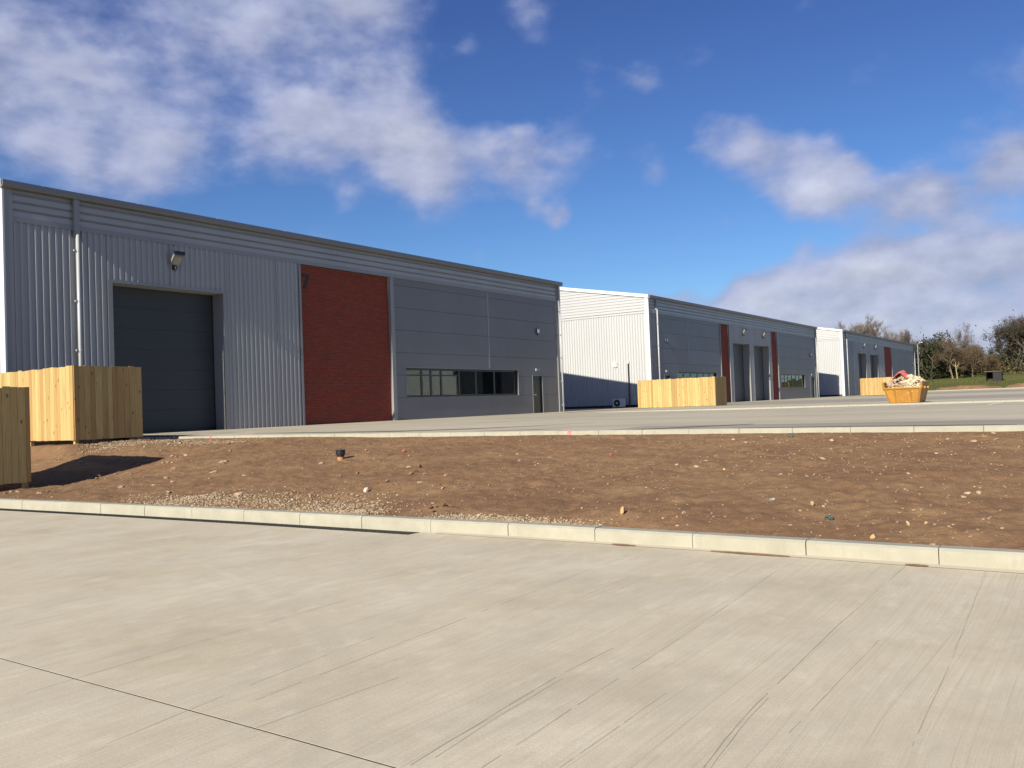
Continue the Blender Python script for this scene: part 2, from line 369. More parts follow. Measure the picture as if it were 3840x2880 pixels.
# fresh timber boards
m = mk('timber', rough=0.75, spec=0.25)
inf = m.n('ShaderNodeObjectInfo'); oc = m.n('ShaderNodeTexCoord').outputs['Object']
off = m.n('ShaderNodeVectorMath', operation='SCALE'); off.inputs[0].default_value = (37.1, 11.7, 23.3); m.l(inf.outputs['Random'], off.inputs['Scale'])
Q = m.add(m.n('ShaderNodeNewGeometry').outputs['Position'], off.outputs[0])
def sc(v, s3):
    q = m.n('ShaderNodeVectorMath', operation='MULTIPLY'); m.l(v, q.inputs[0]); q.inputs[1].default_value = s3; return q.outputs[0]
wpn = m.noise(sc(Q, (3, 3, 1.2)), 1.0, 2)
grain = m.noise(sc(Q, (38, 38, 1.6)), 1.0, 5, 0.6, 0.6)
broad = m.noise(sc(Q, (7, 7, 0.9)), 1.0, 3, 0.6)
vor = m.n('ShaderNodeTexVoronoi'); m.l(sc(Q, (5.5, 5.5, 3.0)), vor.inputs['Vector']); vor.inputs['Scale'].default_value = 1.0
knot = m.g(vor.outputs['Distance'], 0.16, 0.07)
c = m.ramp(inf.outputs['Random'], [(0.0, (0.285, 0.195, 0.075)), (0.25, (0.410, 0.300, 0.122)), (0.5, (0.455, 0.345, 0.148)), (0.7, (0.325, 0.195, 0.078)), (0.85, (0.425, 0.315, 0.135)), (1.0, (0.380, 0.265, 0.110))])
c = m.mix(m.math('MULTIPLY', m.g(grain, 0.42, 0.70), 0.42), c, (0.27, 0.165, 0.060))
c = m.mix(m.math('MULTIPLY', m.g(broad, 0.52, 0.78), 0.60), c, (0.235, 0.150, 0.060))
c = m.mix(m.math('MULTIPLY', knot, 0.8), c, (0.10, 0.052, 0.022))
m.col(c); m.bump(grain, 0.25, 0.004)

# skip paint
m = mk('skip_yellow', rough=0.55, spec=0.4)
P = m.pos(); a = m.noise(P, 3.0, 6, 0.7); b = m.noise(m.pos((8, 8, 1.5)), 1.0, 5, 0.65)
c = m.ramp(a, [(0.3, (0.26, 0.118, 0.020)), (0.55, (0.345, 0.170, 0.028)), (0.8, (0.39, 0.215, 0.046))])
c = m.mix(m.math('MULTIPLY', m.g(b, 0.52, 0.72), 0.6), c, (0.19, 0.09, 0.04))
m.col(c); m.bump(a, 0.2, 0.02)
m = mk('red_net', rough=0.8); m.col(m.ramp(m.noise(m.pos(), 9, 4), [(0.35, (0.30, 0.05, 0.05)), (0.65, (0.52, 0.13, 0.11))]))

# vegetation
m = mk('grass', rough=0.9, spec=0.15)
P = m.pos(); a = m.noise(P, 0.12, 4, 0.6); b = m.noise(m.pos((0.5, 1.2, 1)), 1.4, 5, 0.7)
c = m.ramp(a, [(0.3, (0.066, 0.072, 0.022)), (0.55, (0.084, 0.092, 0.030)), (0.75, (0.112, 0.106, 0.040))])
c = m.mix(m.math('MULTIPLY', m.g(b, 0.45, 0.75), 0.4), c, (0.135, 0.120, 0.055))
m.col(c)
def bark(name, a_, b_):
    m = mk(name, rough=0.95, spec=0.1); r = m.rand()
    c = m.ramp(r, [(0.0, a_), (1.0, b_)]); c = m.mix(m.math('MULTIPLY', m.g(m.noise(m.pos(), 0.8, 4), 0.4, 0.7), 0.4), c, tuple(v * 0.6 for v in a_)); m.col(c)
bark('bark_pale', (0.20, 0.16, 0.10), (0.27, 0.22, 0.14))
bark('bark_grey', (0.10, 0.085, 0.07), (0.15, 0.125, 0.10))
bark('twig_grey', (0.115, 0.095, 0.085), (0.20, 0.165, 0.14))
bark('twig_brown', (0.078, 0.056, 0.037), (0.135, 0.098, 0.062))
bark('twig_dark', (0.050, 0.042, 0.034), (0.095, 0.075, 0.058))
bark('leaf_dark', (0.022, 0.028, 0.014), (0.055, 0.060, 0.028))
bark('leaf_olive', (0.055, 0.060, 0.024), (0.105, 0.100, 0.042))
bark('bramble', (0.11, 0.075, 0.045), (0.15, 0.12, 0.06))
bark('grass_blade', (0.06, 0.074, 0.02), (0.12, 0.12, 0.045))

# ------------------------------------------------------------------ mesh helpers
BASIS = {}
class MB:
    def __init__(s): s.v = []; s.f = []
    def quad(s, a, b, c, d):
        i = len(s.v); s.v += [tuple(a), tuple(b), tuple(c), tuple(d)]; s.f.append((i, i + 1, i + 2, i + 3)); return s
    def poly(s, pts):
        i = len(s.v); s.v += [tuple(p) for p in pts]; s.f.append(tuple(range(i, i + len(pts)))); return s
    def box(s, x0, x1, y0, y1, z0, z1):
        i = len(s.v)
        s.v += [(x0, y0, z0), (x1, y0, z0), (x1, y1, z0), (x0, y1, z0), (x0, y0, z1), (x1, y0, z1), (x1, y1, z1), (x0, y1, z1)]
        s.f += [tuple(i + k for k in q) for q in ((0, 3, 2, 1), (4, 5, 6, 7), (0, 1, 5, 4), (1, 2, 6, 5), (2, 3, 7, 6), (3, 0, 4, 7))]
        return s
    def hexa(s, p):                           # 8 points, ordered as in box()
        i = len(s.v); s.v += [tuple(q) for q in p]
        s.f += [tuple(i + k for k in q) for q in ((0, 3, 2, 1), (4, 5, 6, 7), (0, 1, 5, 4), (1, 2, 6, 5), (2, 3, 7, 6), (3, 0, 4, 7))]
        return s
    def prism(s, prof, axis, a, b):           # closed profile of 2-D points swept along an axis
        n = len(prof); i = len(s.v)
        for t in (a, b):
            for (p, q) in prof:
                s.v.append({'x': (t, p, q), 'y': (p, t, q), 'z': (p, q, t)}[axis])
        for k in range(n):
            s.f.append((i + k, i + (k + 1) % n, i + n + (k + 1) % n, i + n + k))
        s.f.append(tuple(range(i, i + n))); s.f.append(tuple(range(i + 2 * n - 1, i + n - 1, -1))); return s
    def tube(s, pts, rad, n=8, cap=True):
        pts = [np.array(p, float) for p in pts]; rad = rad if hasattr(rad, '__len__') else [rad] * len(pts)
        base = len(s.v); t0 = None
        for k, p in enumerate(pts):
            t = pts[min(k + 1, len(pts) - 1)] - pts[max(k - 1, 0)]; t /= (np.linalg.norm(t) + 1e-9)
            if t0 is None:
                h = np.array([0, 0, 1.0]) if abs(t[2]) < 0.9 else np.array([1.0, 0, 0]); u = np.cross(t, h)
            else: u = u - t * (u @ t)
            u /= (np.linalg.norm(u) + 1e-9); w = np.cross(t, u); t0 = t
            for j in range(n):
                a = 2 * math.pi * j / n; s.v.append(tuple(p + rad[k] * (math.cos(a) * u + math.sin(a) * w)))
        for k in range(len(pts) - 1):
            for j in range(n):
                a = base + k * n + j; b = base + k * n + (j + 1) % n
                s.f.append((a, b, b + n, a + n))
        if cap:
            s.f.append(tuple(base + j for j in range(n - 1, -1, -1))); s.f.append(tuple(base + (len(pts) - 1) * n + j for j in range(n)))
        return s
    def build(s, name, mat, parent=None, smooth=False, origin=None):
        V = np.array(s.v, float)
        if origin is None:
            lo, hi = V.min(0), V.max(0); origin = ((lo[0] + hi[0]) / 2, (lo[1] + hi[1]) / 2, lo[2])
        V = V - np.array(origin)
        me = bpy.data.meshes.new(name); me.from_pydata(V.tolist(), [], s.f); me.update()
        if smooth: me.polygons.foreach_set('use_smooth', [True] * len(me.polygons))
        return link(name, me, mat, origin, parent)

def link(name, me, mat, loc=(0, 0, 0), parent=None, rot=None, scale=None):
    if mat is not None and not me.materials: me.materials.append(MAT[mat])
    o = bpy.data.objects.new(name, me); COL.objects.link(o)
    o.location = loc
    if rot is not None: o.rotation_euler = rot
    if scale is not None: o.scale = scale
    BASIS[o.name] = Matrix.LocRotScale(Vector(loc), o.rotation_euler.copy(), None)
    if parent is not None: attach(o, parent)
    return o
def attach(o, p):
    o.parent = p; o.matrix_parent_inverse = BASIS[p.name].inverted()
def empty(name, loc):
    o = bpy.data.objects.new(name, None); COL.objects.link(o); o.location = loc; o.empty_display_size = 0.3
    BASIS[o.name] = Matrix.Translation(Vector(loc)); return o
def tag(o, label=None, cat=None, group=None, kind=None):
    if label: o['label'] = label
    if cat: o['category'] = cat
    if group: o['group'] = group
    if kind: o['kind'] = kind
    return o

# value noise for terrain
_T = rng.random((256, 256))
def vnoise(x, y):
    x = np.asarray(x, float); y = np.asarray(y, float)
    xi = np.floor(x).astype(int); yi = np.floor(y).astype(int); fx = x - xi; fy = y - yi
    fx = fx * fx * (3 - 2 * fx); fy = fy * fy * (3 - 2 * fy)
    g = lambda a, b: _T[a % 256, b % 256]
    return (g(xi, yi) * (1 - fx) + g(xi + 1, yi) * fx) * (1 - fy) + (g(xi, yi + 1) * (1 - fx) + g(xi + 1, yi + 1) * fx) * fy
def fbm(x, y, o=4):
    r = 0; a = 0.5; f = 1.0
    for _ in range(o):
        r = r + a * (vnoise(x * f + 17.3 * _, y * f + 5.1 * _) - 0.5); a *= 0.5; f *= 2.03
    return r
def ss(t): t = np.clip(t, 0, 1); return t * t * (3 - 2 * t)
def grid(name, xs, ys, zf, mat, parent=None, smooth=True):
    X, Y = np.meshgrid(xs, ys) if np.ndim(xs) == 1 else (xs, ys)
    Z = zf(X, Y); ny, nx = X.shape
    V = np.stack([X.ravel(), Y.ravel(), Z.ravel()], 1)
    i = np.arange(ny * nx).reshape(ny, nx)
    Fq = np.stack([i[:-1, :-1].ravel(), i[:-1, 1:].ravel(), i[1:, 1:].ravel(), i[1:, :-1].ravel()], 1)
    me = bpy.data.meshes.new(name); me.from_pydata(V.tolist(), [], Fq.tolist()); me.update()
    if smooth: me.polygons.foreach_set('use_smooth', [True] * len(me.polygons))
    return link(name, me, mat, (0, 0, 0), parent)

# ------------------------------------------------------------------ levels of the place
KY = [-40, 4.0, 6.0, 7.0, 8.0, 10.6, 13.25, 16, 20, 40]
KXV = [6.55, 6.53, 6.45, 6.41, 6.37, 6.22, 6.03, 5.83, 5.55, 4.4]
def kerb_x(y): return np.interp(y, KY, KXV)
UY = [-40, 1.4, 5.0, 8.5, 16.0, 21.0, 40]
UXV = [12.9, 13.45, 13.80, 13.95, 14.25, 14.05, 13.6]
def upper_x(y): return np.interp(y, UY, UXV)
def yard_z(x, y): return 0.648 + 0.077 * ss((np.asarray(y, float) - 12) / 13)
def yard2_z(x, y): return 0.70 + 0.0015 * (np.asarray(x, float) - 40) + 0.003 * (np.clip(y, -10, 30) - 18)
def land_z(x, y):
    x = np.asarray(x, float); y = np.asarray(y, float)
    z = np.interp(x, [-5000, 5.0, 12.8, 14, 40, 159, 161.5, 168, 182, 200, 260, 420, 900, 5000], [-0.12, -0.14, -0.14, 0.42, 0.48, 0.58, 0.72, 1.40, 2.20, 3.4, 5.4, 8.0, 6.0, 4.0])
    return z + np.where(x > 162, 0.35 * fbm(x * 0.12, y * 0.12, 3), 0)

xs = np.unique(np.concatenate([np.linspace(-4000, -200, 12), np.linspace(-200, 150, 50), np.linspace(150, 240, 61), np.linspace(240, 500, 30), np.linspace(500, 4000, 14)]))
ys = np.unique(np.concatenate([np.linspace(-4000, -200, 12), np.linspace(-200, -20, 20), np.linspace(-20, 80, 60), np.linspace(80, 300, 20), np.linspace(300, 4000, 12)]))
tag(grid('ground', xs, ys, land_z, 'grass'), kind='structure')

# ---- lower yard: slabs with an open joint
base = MB().box(-40, 7.2, -40, 40, -0.09, -0.0505).build('lower_yard', 'joint_filler'); tag(base, kind='structure')
yy = np.linspace(-38, 38, 153)
def slab(name, xa, xb, parent, mat='brushed_concrete', z=0.0, h=0.05):
    """slab between two edges given as functions of y"""
    mb = MB(); n = len(yy)
    for y in yy:
        a, b = xa(y), xb(y); mb.v += [(a, y, z), (b, y, z), (a, y, z - h), (b, y, z - h)]
    for k in range(n - 1):
        i = 4 * k; j = i + 4
        mb.f += [(i, i + 1, j + 1, j), (i + 2, i, j, j + 2), (i + 1, i + 3, j + 3, j + 1)]
    return mb.build(name, mat, parent, origin=(0, 0, 0))
edge = lambda y: float(kerb_x(y)) - (0.195 if y > 5.6 else 0.012)
yy = np.unique(np.concatenate([np.linspace(-38, 38, 153), [5.59, 5.61]]))
slab('concrete_slab', lambda y: -8.0, lambda y: 2.1625 + 0.012 * math.sin(y * 0.7), base)
slab('concrete_slab', lambda y: 2.1735 + 0.012 * math.sin(y * 0.7), edge, base)
slab('concrete_slab', lambda y: -38, lambda y: -8.01, base)

# ---- lines dragged into the wet slab by the brush
def flat(px, py):
    d = ray(px, py); t = -EYE[2] / d[2]; return (EYE + d * t)[:2]
mb = MB()
for wl_, pl in ((.0030, [(960, 2625), (1560, 2390), (2360, 2080)]), (.0034, [(1540, 2870), (1820, 2700), (2100, 2530), (2300, 2430)]), (.0024, [(1575, 2880), (1850, 2700), (2110, 2545)]),
                (.0026, [(1810, 2880), (2250, 2590), (2600, 2360), (2900, 2150)]), (.0034, [(2640, 2880), (2780, 2700), (2880, 2600), (3160, 2330)]), (.0024, [(2665, 2880), (2800, 2705), (2890, 2610)]),
                (.0022, [(3420, 2800), (3560, 2500), (3700, 2140)]), (.0020, [(2960, 2750), (3300, 2400)]), (.0022, [(400, 2790), (960, 2560), (1400, 2390)]), (.0020, [(960, 2730), (1500, 2540)]),
                (.0022, [(3160, 2330), (3400, 2120)]), (.0022, [(100, 2600), (700, 2420), (1300, 2250)]), (.0020, [(2100, 2880), (2500, 2600)])):
    q = [flat(*p_) for p_ in pl]; L_ = [0.0]
    for u_, v_ in zip(q[:-1], q[1:]): L_.append(L_[-1] + math.dist(u_, v_))
    t = 0.0
    while t < L_[-1]:
        seg = random.uniform(.02, .16)
        if random.random() < .93:
            pa = [np.interp(t, L_, [k[i] for k in q]) for i in (0, 1)]; pb = [np.interp(t + seg, L_, [k[i] for k in q]) for i in (0, 1)]
            pa[1] += .004 * float(vnoise(t * 9, wl_ * 9e4)) ; pb[1] += .004 * float(vnoise((t + seg) * 9, wl_ * 9e4))
            wa, wb = wl_ * random.uniform(.25, .8), wl_ * random.uniform(.25, .8)
            mb.quad((pa[0], pa[1] - wa, .0006), (pb[0], pb[1] - wb, .0006), (pb[0], pb[1] + wb, .0006), (pa[0], pa[1] + wa, .0006))
        t += seg
tag(mb.build('drag_lines', 'drag_dirt', base, origin=(0, 0, 0)), kind='stuff')
# ---- channel drain in front of the kerb
mb = MB()
for k in range(len(yy) - 1):
    a, b = float(yy[k]), float(yy[k + 1])
    xa, xb = 2.168 + 0.012 * math.sin(a * 0.7), 2.168 + 0.012 * math.sin(b * 0.7)
    mb.quad((xa - .0053, a, -.0012), (xa + .0053, a, -.0012), (xb + .0053, b, -.0012), (xb - .0053, b, -.0012))
mb.build('joint_seal', 'joint_filler', base, origin=(0, 0, 0))
dr = empty('drain_channel', (6.2, 10, -0.05))
tag(dr, 'dark slot drain running along the foot of the lower kerb', 'drain')
mb = MB(); ygr = np.linspace(5.62, 26, 42)
for a, b in zip(ygr[:-1], ygr[1:]):
    xa, xb = kerb_x(a), kerb_x(b)
    mb.quad((xa - 0.193, a, -0.006), (xa - 0.003, a, -0.004), (xb - 0.003, b, -0.004), (xb - 0.193, b, -0.006))
mb.build('channel_bed', 'drain_tar', dr)
mb = MB()
for k, y in enumerate(np.arange(5.65, 16, 0.06)):
    xa = kerb_x(y); mb.box(xa - 0.17, xa - 0.03, y, y + 0.022, -0.0045, -0.001)
tag(mb.build('grating', 'drain_tar', dr), kind='stuff')

# ---- kerbs: one unit after the other
def kerb(name, xf, ylist, z0, z1, depth, parent_loc, off=0.0, mat='kerb_concrete', gap=0.006, bev=0.018, front=-1):
    root = empty(name, parent_loc); tag(root, kind='structure')
    for (a, b) in ylist:
        a += gap / 2; b -= gap / 2
        xa, xb = xf(a) + off, xf(b) + off
        dz = random.uniform(-0.002, 0.002); dx = random.uniform(-0.003, 0.003)
        mb = MB(); prof = lambda x: [(x + dx, z0), (x + dx, z1 - bev + dz), (x + dx + bev, z1 + dz), (x + dx + depth, z1 + dz), (x + dx + depth, z0)]
        pa, pb = prof(xa), prof(xb); n = len(pa)
        mb.v = [(p, a, q) for p, q in pa] + [(p, b, q) for p, q in pb]
        mb.f = [(i, i + n, (i + 1) % n + n, (i + 1) % n) for i in range(n)] + [tuple(range(n)), tuple(range(2 * n - 1, n - 1, -1))]
        mb.build('kerb_stone', mat, root)
    return root
JY = 0.991
ks = [(JY + 0.9 * k, JY + 0.9 * (k + 1)) for k in range(-12, 28)]
kerb('lower_kerb', lambda y: float(kerb_x(y)), ks, -0.06, 0.125, 0.13, (6.5, 5, 0))
ks = [(0.5 + 0.9 * k, 0.5 + 0.9 * (k + 1)) for k in range(-14, 25)]
kerb('upper_kerb', lambda y: float(upper_x(y)), ks, 0.45, 0.692, 0.13, (13.8, 8, 0.5))
ks = [(-12.1 + 0.9 * k, -12.1 + 0.9 * (k + 1)) for k in range(36)]
kerb('island_kerb', lambda y: 36.5, ks, 0.5, 0.715, 0.14, (36.5, 4, 0.5))
ks = [(-20 + 3 * k, -17 + 3 * k) for k in range(19)]
kerb('far_kerb', lambda y: 160.0, ks, 0.7, 1.0, 0.2, (160, 5, 0.7))

# concrete haunch smeared at the kerb foot
mb = MB()
ysm = np.arange(-6, 5.5, 0.12)
for a, b in zip(ysm[:-1], ysm[1:]):
    wa, wb = [0.03 + 0.035 * float(vnoise(t * 2.1, 3.3)) for t in (a, b)]
    xa, xb = float(kerb_x(a)), float(kerb_x(b))
    mb.quad((xa - wa, a, 0.003), (xa + 0.002, a, 0.014), (xb + 0.002, b, 0.014), (xb - wb, b, 0.003))
mb.build('haunch', 'yard_concrete_fresh', base, origin=(0, 0, 0))
# soil washed over the kerb foot
mb = MB()
for (ya, yb) in ((2.0, 2.62), (3.28, 3.5), (1.05, 1.2)):
    t = np.linspace(ya, yb, 14); w = 0.016 * np.sin(np.linspace(0, math.pi, 14)) * (0.7 + 0.6 * rng.random(14)) + 0.004
    for k in range(13):
        xa, xb = float(kerb_x(t[k])) - 0.05, float(kerb_x(t[k + 1])) - 0.05
        mb.quad((xa - w[k], t[k], 0.0045), (xa + w[k], t[k], 0.0115), (xb + w[k + 1], t[k + 1], 0.0115), (xb - w[k + 1], t[k + 1], 0.0045))
tag(mb.build('soil_crumbs', 'clod', base, origin=(0, 0, 0)), kind='stuff')

# ---- soil bank between the yards
def bank_base(x, y):
    y = np.asarray(y, float)
    foot = kerb_x(y) + 0.13 + 2.3 * ss((y - 13.6) / 3.2)
    top = upper_x(y)
    s = np.clip((x - foot) / (top - foot), 0, 1)
    plain = 0.112 + 0.498 * (0.75 * s + 0.25 * ss(s)) - 0.03 * (1 - np.clip(s * 12, 0, 1))
    hollow = np.interp(s, [0, .1, .24, .32, .41, .45, .6, 1], [.0, .03, .12, .21, .32, .39, .50, .63])
    w_ = ss((y - 13.4) / 2.2)
    z = plain * (1 - w_) + hollow * w_
    bench = ss((y - 20.1) / 0.6) * ss((x - 10.5) / 0.6)
    return z * (1 - bench) + np.maximum(z, 0.615) * bench
def bank_z(x, y):
    e = np.clip((x - kerb_x(y) - 0.13) / 0.5, 0.15, 1) * np.clip((upper_x(y) - x) / 0.4, 0.15, 1)
    mound = 0.09 * np.exp(-((x - 12.4) / 0.8) ** 2 - ((y - 19.2) / 1.0) ** 2)
    clump = 0.05 * np.exp(-(((x - 7.15) / 0.12) ** 2 + ((y - 6.0) / 0.16) ** 2)) + 0.05 * np.exp(-(((x - 9.45) / 0.2) ** 2 + ((y - 8.1) / 0.22) ** 2))
    return bank_base(x, y) + e * (0.16 * fbm(x * 0.55, y * 0.55, 3) + 0.070 * fbm(x * 3.1, y * 3.1, 4) + 0.036 * fbm(x * 11, y * 11, 3)) + mound + clump
ny = 760; nx = 170
yv = np.concatenate([np.linspace(-14, -0.6, 70)[:-1], np.linspace(-0.6, 22, ny), np.linspace(22, 26.5, 40)[1:]])
uu = np.linspace(0, 1, nx)
Yg = np.repeat(yv[:, None], nx, 1); Xg = (kerb_x(yv) + 0.128)[:, None] + uu[None, :] * (upper_x(yv) + 0.004 - kerb_x(yv) - 0.128)[:, None]
Xg[:, 1:-1] += (rng.random((len(yv), nx - 2)) - 0.5) * 0.02; Yg[1:-1] += (rng.random((len(yv) - 2, nx)) - 0.5) * 0.015
tag(grid('soil_bank', Xg, Yg, bank_z, 'soil'), kind='structure')
def on_bank(px, py):
    d = ray(px, py); t = np.arange(5.0, 40, 0.01); P_ = EYE[None] + t[:, None] * d[None]
    k = np.argmax(P_[:, 2] <= bank_z(P_[:, 0], P_[:, 1])); return P_[k]

# ---- upper yard: concrete slabs, a low step, then the far yard
uy = np.linspace(-13, 26.2, 80)
up = MB().box(13.4, 36.4, -13, 26.2, 0.38, 0.50).build('upper_yard', 'joint_filler'); tag(up, kind='structure')
def yslab(xa, xb, mat, parent, zf, ya=-13, yb=26.2, dz=0.0, n=60):
    yv_ = np.linspace(ya, yb, n)
    cols = 9
    X = np.stack([np.linspace(xa(y), xb(y), cols) for y in yv_]); Y = np.repeat(yv_[:, None], cols, 1)
    return grid('concrete_slab', X, Y, lambda x, y: zf(x, y) + dz, mat, parent)
kb = lambda y: float(upper_x(y)) + 0.125
yslab(kb, lambda y: 17.0, 'yard_concrete_grey', up, yard_z, -13, 8.2)
yslab(kb, lambda y: 17.0, 'yard_concrete', up, yard_z, 8.21, 26.2)
yslab(lambda y: 17.01, lambda y: 24.4, 'yard_concrete', up, yard_z)
yslab(lambda y: 24.41, lambda y: 30.5, 'yard_concrete', up, yard_z)
yslab(lambda y: 30.51, lambda y: 36.5, 'yard_concrete_fresh', up, yard_z)
# damp streaks that run along the low edge of the slab
def streak(pts, w):
    mb = MB(); n = len(pts)
    for k in range(n - 1):
        (xa, ya), (xb, yb) = pts[k], pts[k + 1]
        wa = w * (0.25 + math.sin(math.pi * k / (n - 1))) * (0.8 + 0.4 * random.random()); wb = w * (0.25 + math.sin(math.pi * (k + 1) / (n - 1)))
        z = lambda x, y: float(yard_z(x, y)) + 0.005
        mb.quad((xa - wa, ya, z(xa, ya)), (xa + wa, ya, z(xa, ya)), (xb + wb, yb, z(xb, yb)), (xb - wb, yb, z(xb, yb)))
    return mb.build('damp_streak', 'yard_concrete_wet', up, origin=(0, 0, 0))
sp = np.linspace(0, 5, 41)
streak(list(zip(np.interp(sp, range(6), [15.5, 15.8, 16.3, 17.3, 18.8, 20.6]), np.interp(sp, range(6), [19.4, 17.0, 14.5, 13.2, 12.2, 11.5]))), 0.24)
streak([(15.6 + 0.10 * k, 11.8 - 0.3 * k) for k in range(8)], 0.07)
streak([(15.0 + 0.30 * k, 7.7 - 0.26 * k) for k in range(8)], 0.24)
streak([(15.1 - 0.03 * k, 5.6 - 0.45 * k) for k in range(11)], 0.12)
streak([(22 + 0.5 * k, 17.5 - 0.3 * k) for k in range(8)], 0.10)
# bay lines
for k in range(8):
    y = 3.1 + 2.35 * k
    mb = MB(); z = lambda x: float(yard_z(x, y)) + 0.006
    mb.quad((31.3, y - 0.05, z(31.3)), (36.2, y - 0.05, z(36.2)), (36.2, y + 0.05, z(36.2)), (31.3, y + 0.05, z(31.3)))
    mb.build('bay_line', 'white_paint', up, origin=(0, 0, 0))
# sandy grit swept along the path by the end of the first unit
mb = MB()
for k in range(26):
    xa = 37.5 + 0.5 * k; xb = xa + 0.5
    wa, wb = [0.9 * math.sin(math.pi * (q / 26)) * (0.6 + 0.8 * float(vnoise(q * 0.9, 8.1))) for q in (k, k + 1)]
    ya = 22.8 + 0.02 * k
    mb.quad((xa, ya - wa, float(yard2_z(xa, ya)) + 0.012), (xb, ya - wb, float(yard2_z(xb, ya)) + 0.012), (xb, ya + wb, float(yard2_z(xb, ya)) + 0.012), (xa, ya + wa, float(yard2_z(xa, ya)) + 0.012))
fy = MB().box(36.6, 160, -20, 60, 0.4, 0.58).build('far_yard', 'joint_filler'); tag(fy, kind='structure')
tag(mb.build('swept_grit', 'yellow_grit', fy, origin=(0, 0, 0)), kind='stuff')
for (xa, xb, mt) in ((36.6, 48.0, 'yard_concrete'), (48.01, 66, 'yard_concrete_grey'), (66.01, 90, 'yard_concrete'), (90.01, 120, 'yard_concrete_grey'), (120.01, 160.0, 'yard_concrete')):
    yslab(lambda y: xa, lambda y: xb, mt, fy, yard2_z, -20, 60, 0.0, 50)

# earth mounds before the grass, beyond the far kerb
for i, (y0, y1, h, lab) in enumerate([(7, 13.5, 0.95, 'low heap of bare brown earth by the far kerb nearest the black shed'), (14.0, 24, 0.85, 'long low ridge of bare earth along the far kerb towards the lamp post'), (-6, 6.0, 1.0, 'broad mound of bare earth along the far kerb away from the buildings')]):
    X, Y = np.meshgrid(np.linspace(160.25, 167.5, 30), np.linspace(y0, y1, 50))
    o = grid('earth_mound', X, Y, lambda x, y: land_z(x, y) - 0.05 + h * np.exp(-((x - 163) / 2.0) ** 2) * np.sin(np.pi * (y - y0) / (y1 - y0)) ** 0.6 + 0.4 * fbm(x, y, 3) * np.clip((x - 160.3), 0, 1) + 0.05, 'soil')
    tag(o, lab, 'mound', 'earth mounds beyond the far kerb')

# ------------------------------------------------------------------ warehouses
def rects_minus(x0, x1, z0, z1, holes):
    xs_ = sorted({x0, x1, *[min(max(h[i], x0), x1) for h in holes for i in (0, 1)]})
    zs_ = sorted({z0, z1, *[min(max(h[i], z0), z1) for h in holes for i in (2, 3)]})
    out = []
    for a, b in zip(xs_[:-1], xs_[1:]):
        run = None
        for c, d in zip(zs_[:-1], zs_[1:]):
            mx, mz = (a + b) / 2, (c + d) / 2
            if b - a < 1e-6 or d - c < 1e-6 or any(h[0] < mx < h[1] and h[2] < mz < h[3] for h in holes):
                if run: out.append((a, b, *run)); run = None
                continue
            run = (run[0], d) if run else (c, d)
        if run: out.append((a, b, *run))
    return out
RIB = [(0.0, 0.0), (0.090, 0.0), (0.118, 0.045), (0.172, 0.045), (0.197, 0.0)]
def ribbed(mb, u0, u1, pt, va, vb, pitch=0.2):
    """rib profile along u; pt(u, out, v) gives a point; va/vb give the run's ends as functions of u"""
    us = []
    k = math.floor(u0 / pitch)
    while k * pitch < u1:
        for du, o in RIB: us.append((k * pitch + du, o))
        k += 1
    us = [(u, o) for u, o in us if u0 < u < u1]
    us = [(u0, 0.0)] + us + [(u1, 0.0)]
    for (a, oa), (b, ob) in zip(us[:-1], us[1:]):
        if b - a < 1e-5: continue
        mb.quad(pt(a, oa, va(a)), pt(b, ob, va(b)), pt(b, ob, vb(b)), pt(a, oa, vb(a)))

def floodlight(b, x, y, z, s=1.0):
    fl = MB().box(x - 0.08 * s, x + 0.08 * s, y - 0.05, y - 0.002, z - 0.35 * s, z - 0.12 * s).build('floodlight', 'black_plastic', b)
    c, sn = math.cos(math.radians(40)), math.sin(math.radians(40))
    def R(px, py, pz): return (x + px * s, y - 0.05 - (py * c + pz * sn * 0) * s - pz * 0 - 0.0, z + (pz + py * 0.75) * s)
    m_ = MB(); w, d, h = 0.23, 0.42, 0.13
    m_.hexa([R(-w, 0.02, -0.17), R(w, 0.02, -0.17), R(w, 0.02, -0.02), R(-w, 0.02, -0.02), R(-w, d, -0.10), R(w, d, -0.10), R(w, d, 0.06), R(-w, d, 0.06)])
    m_.build('lamp_housing', 'lamp_casing', fl)
    m_ = MB(); w2 = 0.17
    m_.hexa([R(-w2, 0.09, -0.195), R(w2, 0.09, -0.195), R(w2, 0.09, -0.15), R(-w2, 0.09, -0.15), R(-w2, d - 0.07, -0.135), R(w2, d - 0.07, -0.135), R(w2, d - 0.07, -0.08), R(-w2, d - 0.07, -0.08)])
    m_.build('lens', 'lens_glass', fl)
    MB().box(x - 0.245 * s, x + 0.245 * s, y - 0.06 - d * c * s - 0.05, y - 0.05 - d * c * s + 0.02, z + 0.26 * s, z + 0.40 * s).build('visor', 'black_plastic', fl)
    MB().tube([(x - 0.03, y - 0.16, z - 0.34 * s), (x - 0.03, y - 0.16, z - 0.24 * s)], 0.055 * s, 8).build('sensor', 'black_plastic', fl)

def text_mesh(name, body, size, x, y, z, mat, parent):
    cu = bpy.data.curves.new(name, 'FONT'); cu.body = body; cu.size = size; cu.extrude = 0.006; cu.offset = 0.022 * size; cu.resolution_u = 3
    tmp = bpy.data.objects.new(name, cu); COL.objects.link(tmp)
    dg = bpy.context.evaluated_depsgraph_get(); me = bpy.data.meshes.new_from_object(tmp.evaluated_get(dg))
    bpy.data.objects.remove(tmp); me.name = name; me.materials.clear()
    return link(name, me, mat, (x, y, z), parent, rot=(math.pi / 2, 0, 0))

